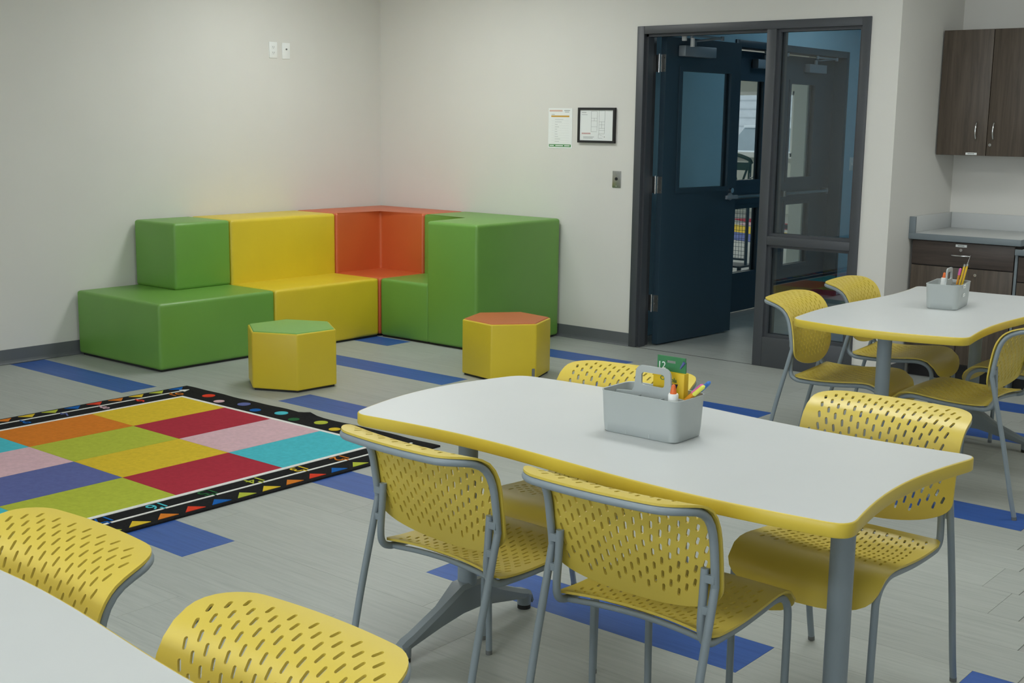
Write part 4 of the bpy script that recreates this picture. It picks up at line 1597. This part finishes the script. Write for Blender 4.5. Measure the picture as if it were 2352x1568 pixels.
cd1 = make_caddy('grey plastic supply caddy with pencils and crayons on the foreground table')
cd1.location = (5.6095, -4.4927, TH + 0.0003)
cd2 = dup(cd1, (5.2833, -1.5711, TH + 0.0003), rad(90 + 8), 'grey plastic supply caddy with white label stickers on the far table')
for z0, z1, x0, x1 in ((0.055, 0.069, -0.045, 0.000), (0.094, 0.109, -0.050, -0.005)):
    off = 0.0705 + (z0 / CH) * 0.0050 + 0.0006
    s_ = box('label_sticker', x0, x1, -off - 0.0022, -off - 0.0006, z0, z1, M['paper'], cd2)
    bm = bmesh.new()
    for i in range(4):
        add_box(bm, x0 + 0.011 + i * 0.006, x0 + 0.0155 + i * 0.006, -off - 0.0026, -off - 0.0022, z0 + 0.005, z0 + 0.009)
    fin('print', bm, M['ink'], s_)


def glue(loc, label, s=1.0):
    t = thing('glue_bottle', label, 'glue bottle', loc)
    bm = bmesh.new()
    add_tube(bm, [(0, 0, 0), (0, 0, 0.060), (0, 0, 0.070), (0, 0, 0.076)], [0.016, 0.016, 0.0155, 0.0135], 18)
    fin('bottle', bm, M['white'], t, True, sharp=40)
    tube('collar', [(0, 0, 0.074), (0, 0, 0.080), (0, 0, 0.094), (0, 0, 0.097)], [0.0125, 0.0135, 0.0135, 0.012], M['white'], t, 18)
    tube('cap', [(0, 0, 0.097), (0, 0, 0.100), (0, 0, 0.112), (0, 0, 0.119), (0, 0, 0.121)], [0.0085, 0.0085, 0.0062, 0.0045, 0.002], M['orange_cap'], t, 16)
    return t


glue((5.6972, -4.5321, TH + 0.0286), 'white glue bottle with orange cap at the front of the foreground caddy')
glue((5.2439, -1.5248, TH + 0.0286), 'white glue bottle with orange cap in the far table caddy')


def stick(name, label, cat, p, q, r, segs, group=None):
    """Pen or pencil from p to q; segs = list of (part name, f0, f1, r0, r1, material)."""
    p, q = Vector(p), Vector(q)
    t = thing(name, label, cat, p)
    d = q - p
    for nm, f0, f1, r0, r1, mt in segs:
        tube(nm, [d * f0, d * f1], [r * r0, r * r1], mt, t, 10)
    return t


# carton of coloured pencils standing behind the handle
pb = thing('pencil_carton', 'yellow and green carton of twelve coloured pencils standing in the foreground caddy', 'pencil box', (5.6381, -4.4532, TH + 0.006), rad(0))
BWD, BD, BHT = 0.048, 0.011, 0.158
box('carton', -BWD, BWD, -BD, BD, 0.0, BHT, M['box_yellow'], pb, 0.001)
bm = bmesh.new()
for a in ((-BWD + 0.006, BWD - 0.002, BHT, BHT + 0.022), (-BWD + 0.006, -0.014, BHT + 0.022, BHT + 0.029), (0.014, BWD - 0.002, BHT + 0.022, BHT + 0.029), (-BWD + 0.006, BWD - 0.004, BHT + 0.029, BHT + 0.040)):
    add_box(bm, a[0], a[1], -0.002, 0.002, a[2], a[3])
fin('hang_flap', bm, M['box_green'], pb)
text_mesh('printed_number', '12', 0.026, M['paper'], frame4((-BWD + 0.020, -0.0025, BHT + 0.014), (1, 0, 0), (0, 0, 1)), pb)
text_mesh('brand_print', 'Crayola', 0.0165, M['box_green'], frame4((0.000, -BD - 0.0006, BHT - 0.019), (1, 0, -0.06), (0.06, 0, 1)), pb)
bm = bmesh.new()
pp = [(0.004, BHT - 0.031), (0.030, BHT - 0.029)]
pp += [(0.029 - 0.012 * i / 5, BHT - 0.032 - 0.020 * math.sin(i / 5 * PI / 2)) for i in range(6)]
pp += [(0.006, BHT - 0.052)]
vs = [bm.verts.new((x, -BD - 0.0008, z)) for x, z in pp]
bm.faces.new(vs)
fin('smile_print', bm, M['box_navy'], pb)
box('green_print', -0.004, 0.010, -BD - 0.0012, -BD - 0.0004, BHT - 0.052, BHT - 0.031, M['box_green'], pb)
box('maroon_print', 0.008, 0.034, -BD - 0.0012, -BD - 0.0004, 0.070, 0.084, M['box_maroon'], pb)
bm = bmesh.new()
add_tube(bm, [(0.030, -0.0026, BHT + 0.012), (0.042, -0.0026, BHT + 0.030)], [0.002, 0.0045], 8)
fin('pencil_print', bm, M['rug_purple'], pb)

Zc = TH + 0.008
def caddy_pen(label, tip, base, capm):
    stick('marker', label, 'marker', base, tip, 0.0046,
          [('barrel', 0, 0.80, 1, 1, M['pen_orange']), ('cap', 0.80, 0.97, 1.3, 1.25, capm), ('cap_tip', 0.97, 1.0, 1.25, 0.6, capm)])


caddy_pen('orange marker with pink cap leaning in the foreground caddy', (5.7474, -4.4715, 0.8838), (5.6026, -4.4715, 0.7475), M['pen_pink'])
caddy_pen('orange marker with neon yellow cap leaning in the foreground caddy', (5.7583, -4.4820, 0.8838), (5.6065, -4.4820, 0.7475), M['pen_yellow'])
caddy_pen('marker with blue cap behind the neon yellow one in the foreground caddy', (5.7464, -4.4345, 0.8858), (5.6016, -4.4345, 0.7475), M['pen_blue'])
stick('marker', 'orange marker with pink cap leaning in the far table caddy', 'marker', (5.2833, -1.5031, Zc), (5.2991, -1.4775, 0.9075), 0.005,
      [('barrel', 0, 0.80, 1, 1, M['pen_orange']), ('cap', 0.80, 0.97, 1.25, 1.2, M['pen_pink']), ('cap_tip', 0.97, 1.0, 1.2, 0.6, M['pen_pink'])])
stick('pencil', 'yellow pencil leaning at the front of the far table caddy', 'pencil', (5.2932, -1.5090, Zc), (5.3149, -1.4706, 0.9272), 0.0046,
      [('shaft', 0, 0.93, 1, 1, M['pencil']), ('ferrule', 0.93, 0.98, 1.05, 1.05, M['steel']), ('eraser', 0.98, 1.0, 1, 0.9, M['ink_dark'])])
stick('pencil', 'yellow pencil leaning at the back of the far table caddy', 'pencil', (5.3010, -1.4972, Zc), (5.3247, -1.4617, 0.9301), 0.0046,
      [('shaft', 0, 0.93, 1, 1, M['pencil']), ('ferrule', 0.93, 0.98, 1.05, 1.05, M['steel']), ('eraser', 0.98, 1.0, 1, 0.9, M['ink_dark'])])
stick('drawing_compass', 'thin grey metal compass sticking out of the far table caddy', 'compass', (5.2780, -1.4775, Zc), (5.3287, -1.4460, 0.9666), 0.0028,
      [('leg', 0, 0.80, 1, 1, M['steel']), ('point', 0.80, 1.0, 0.8, 0.25, M['steel'])])
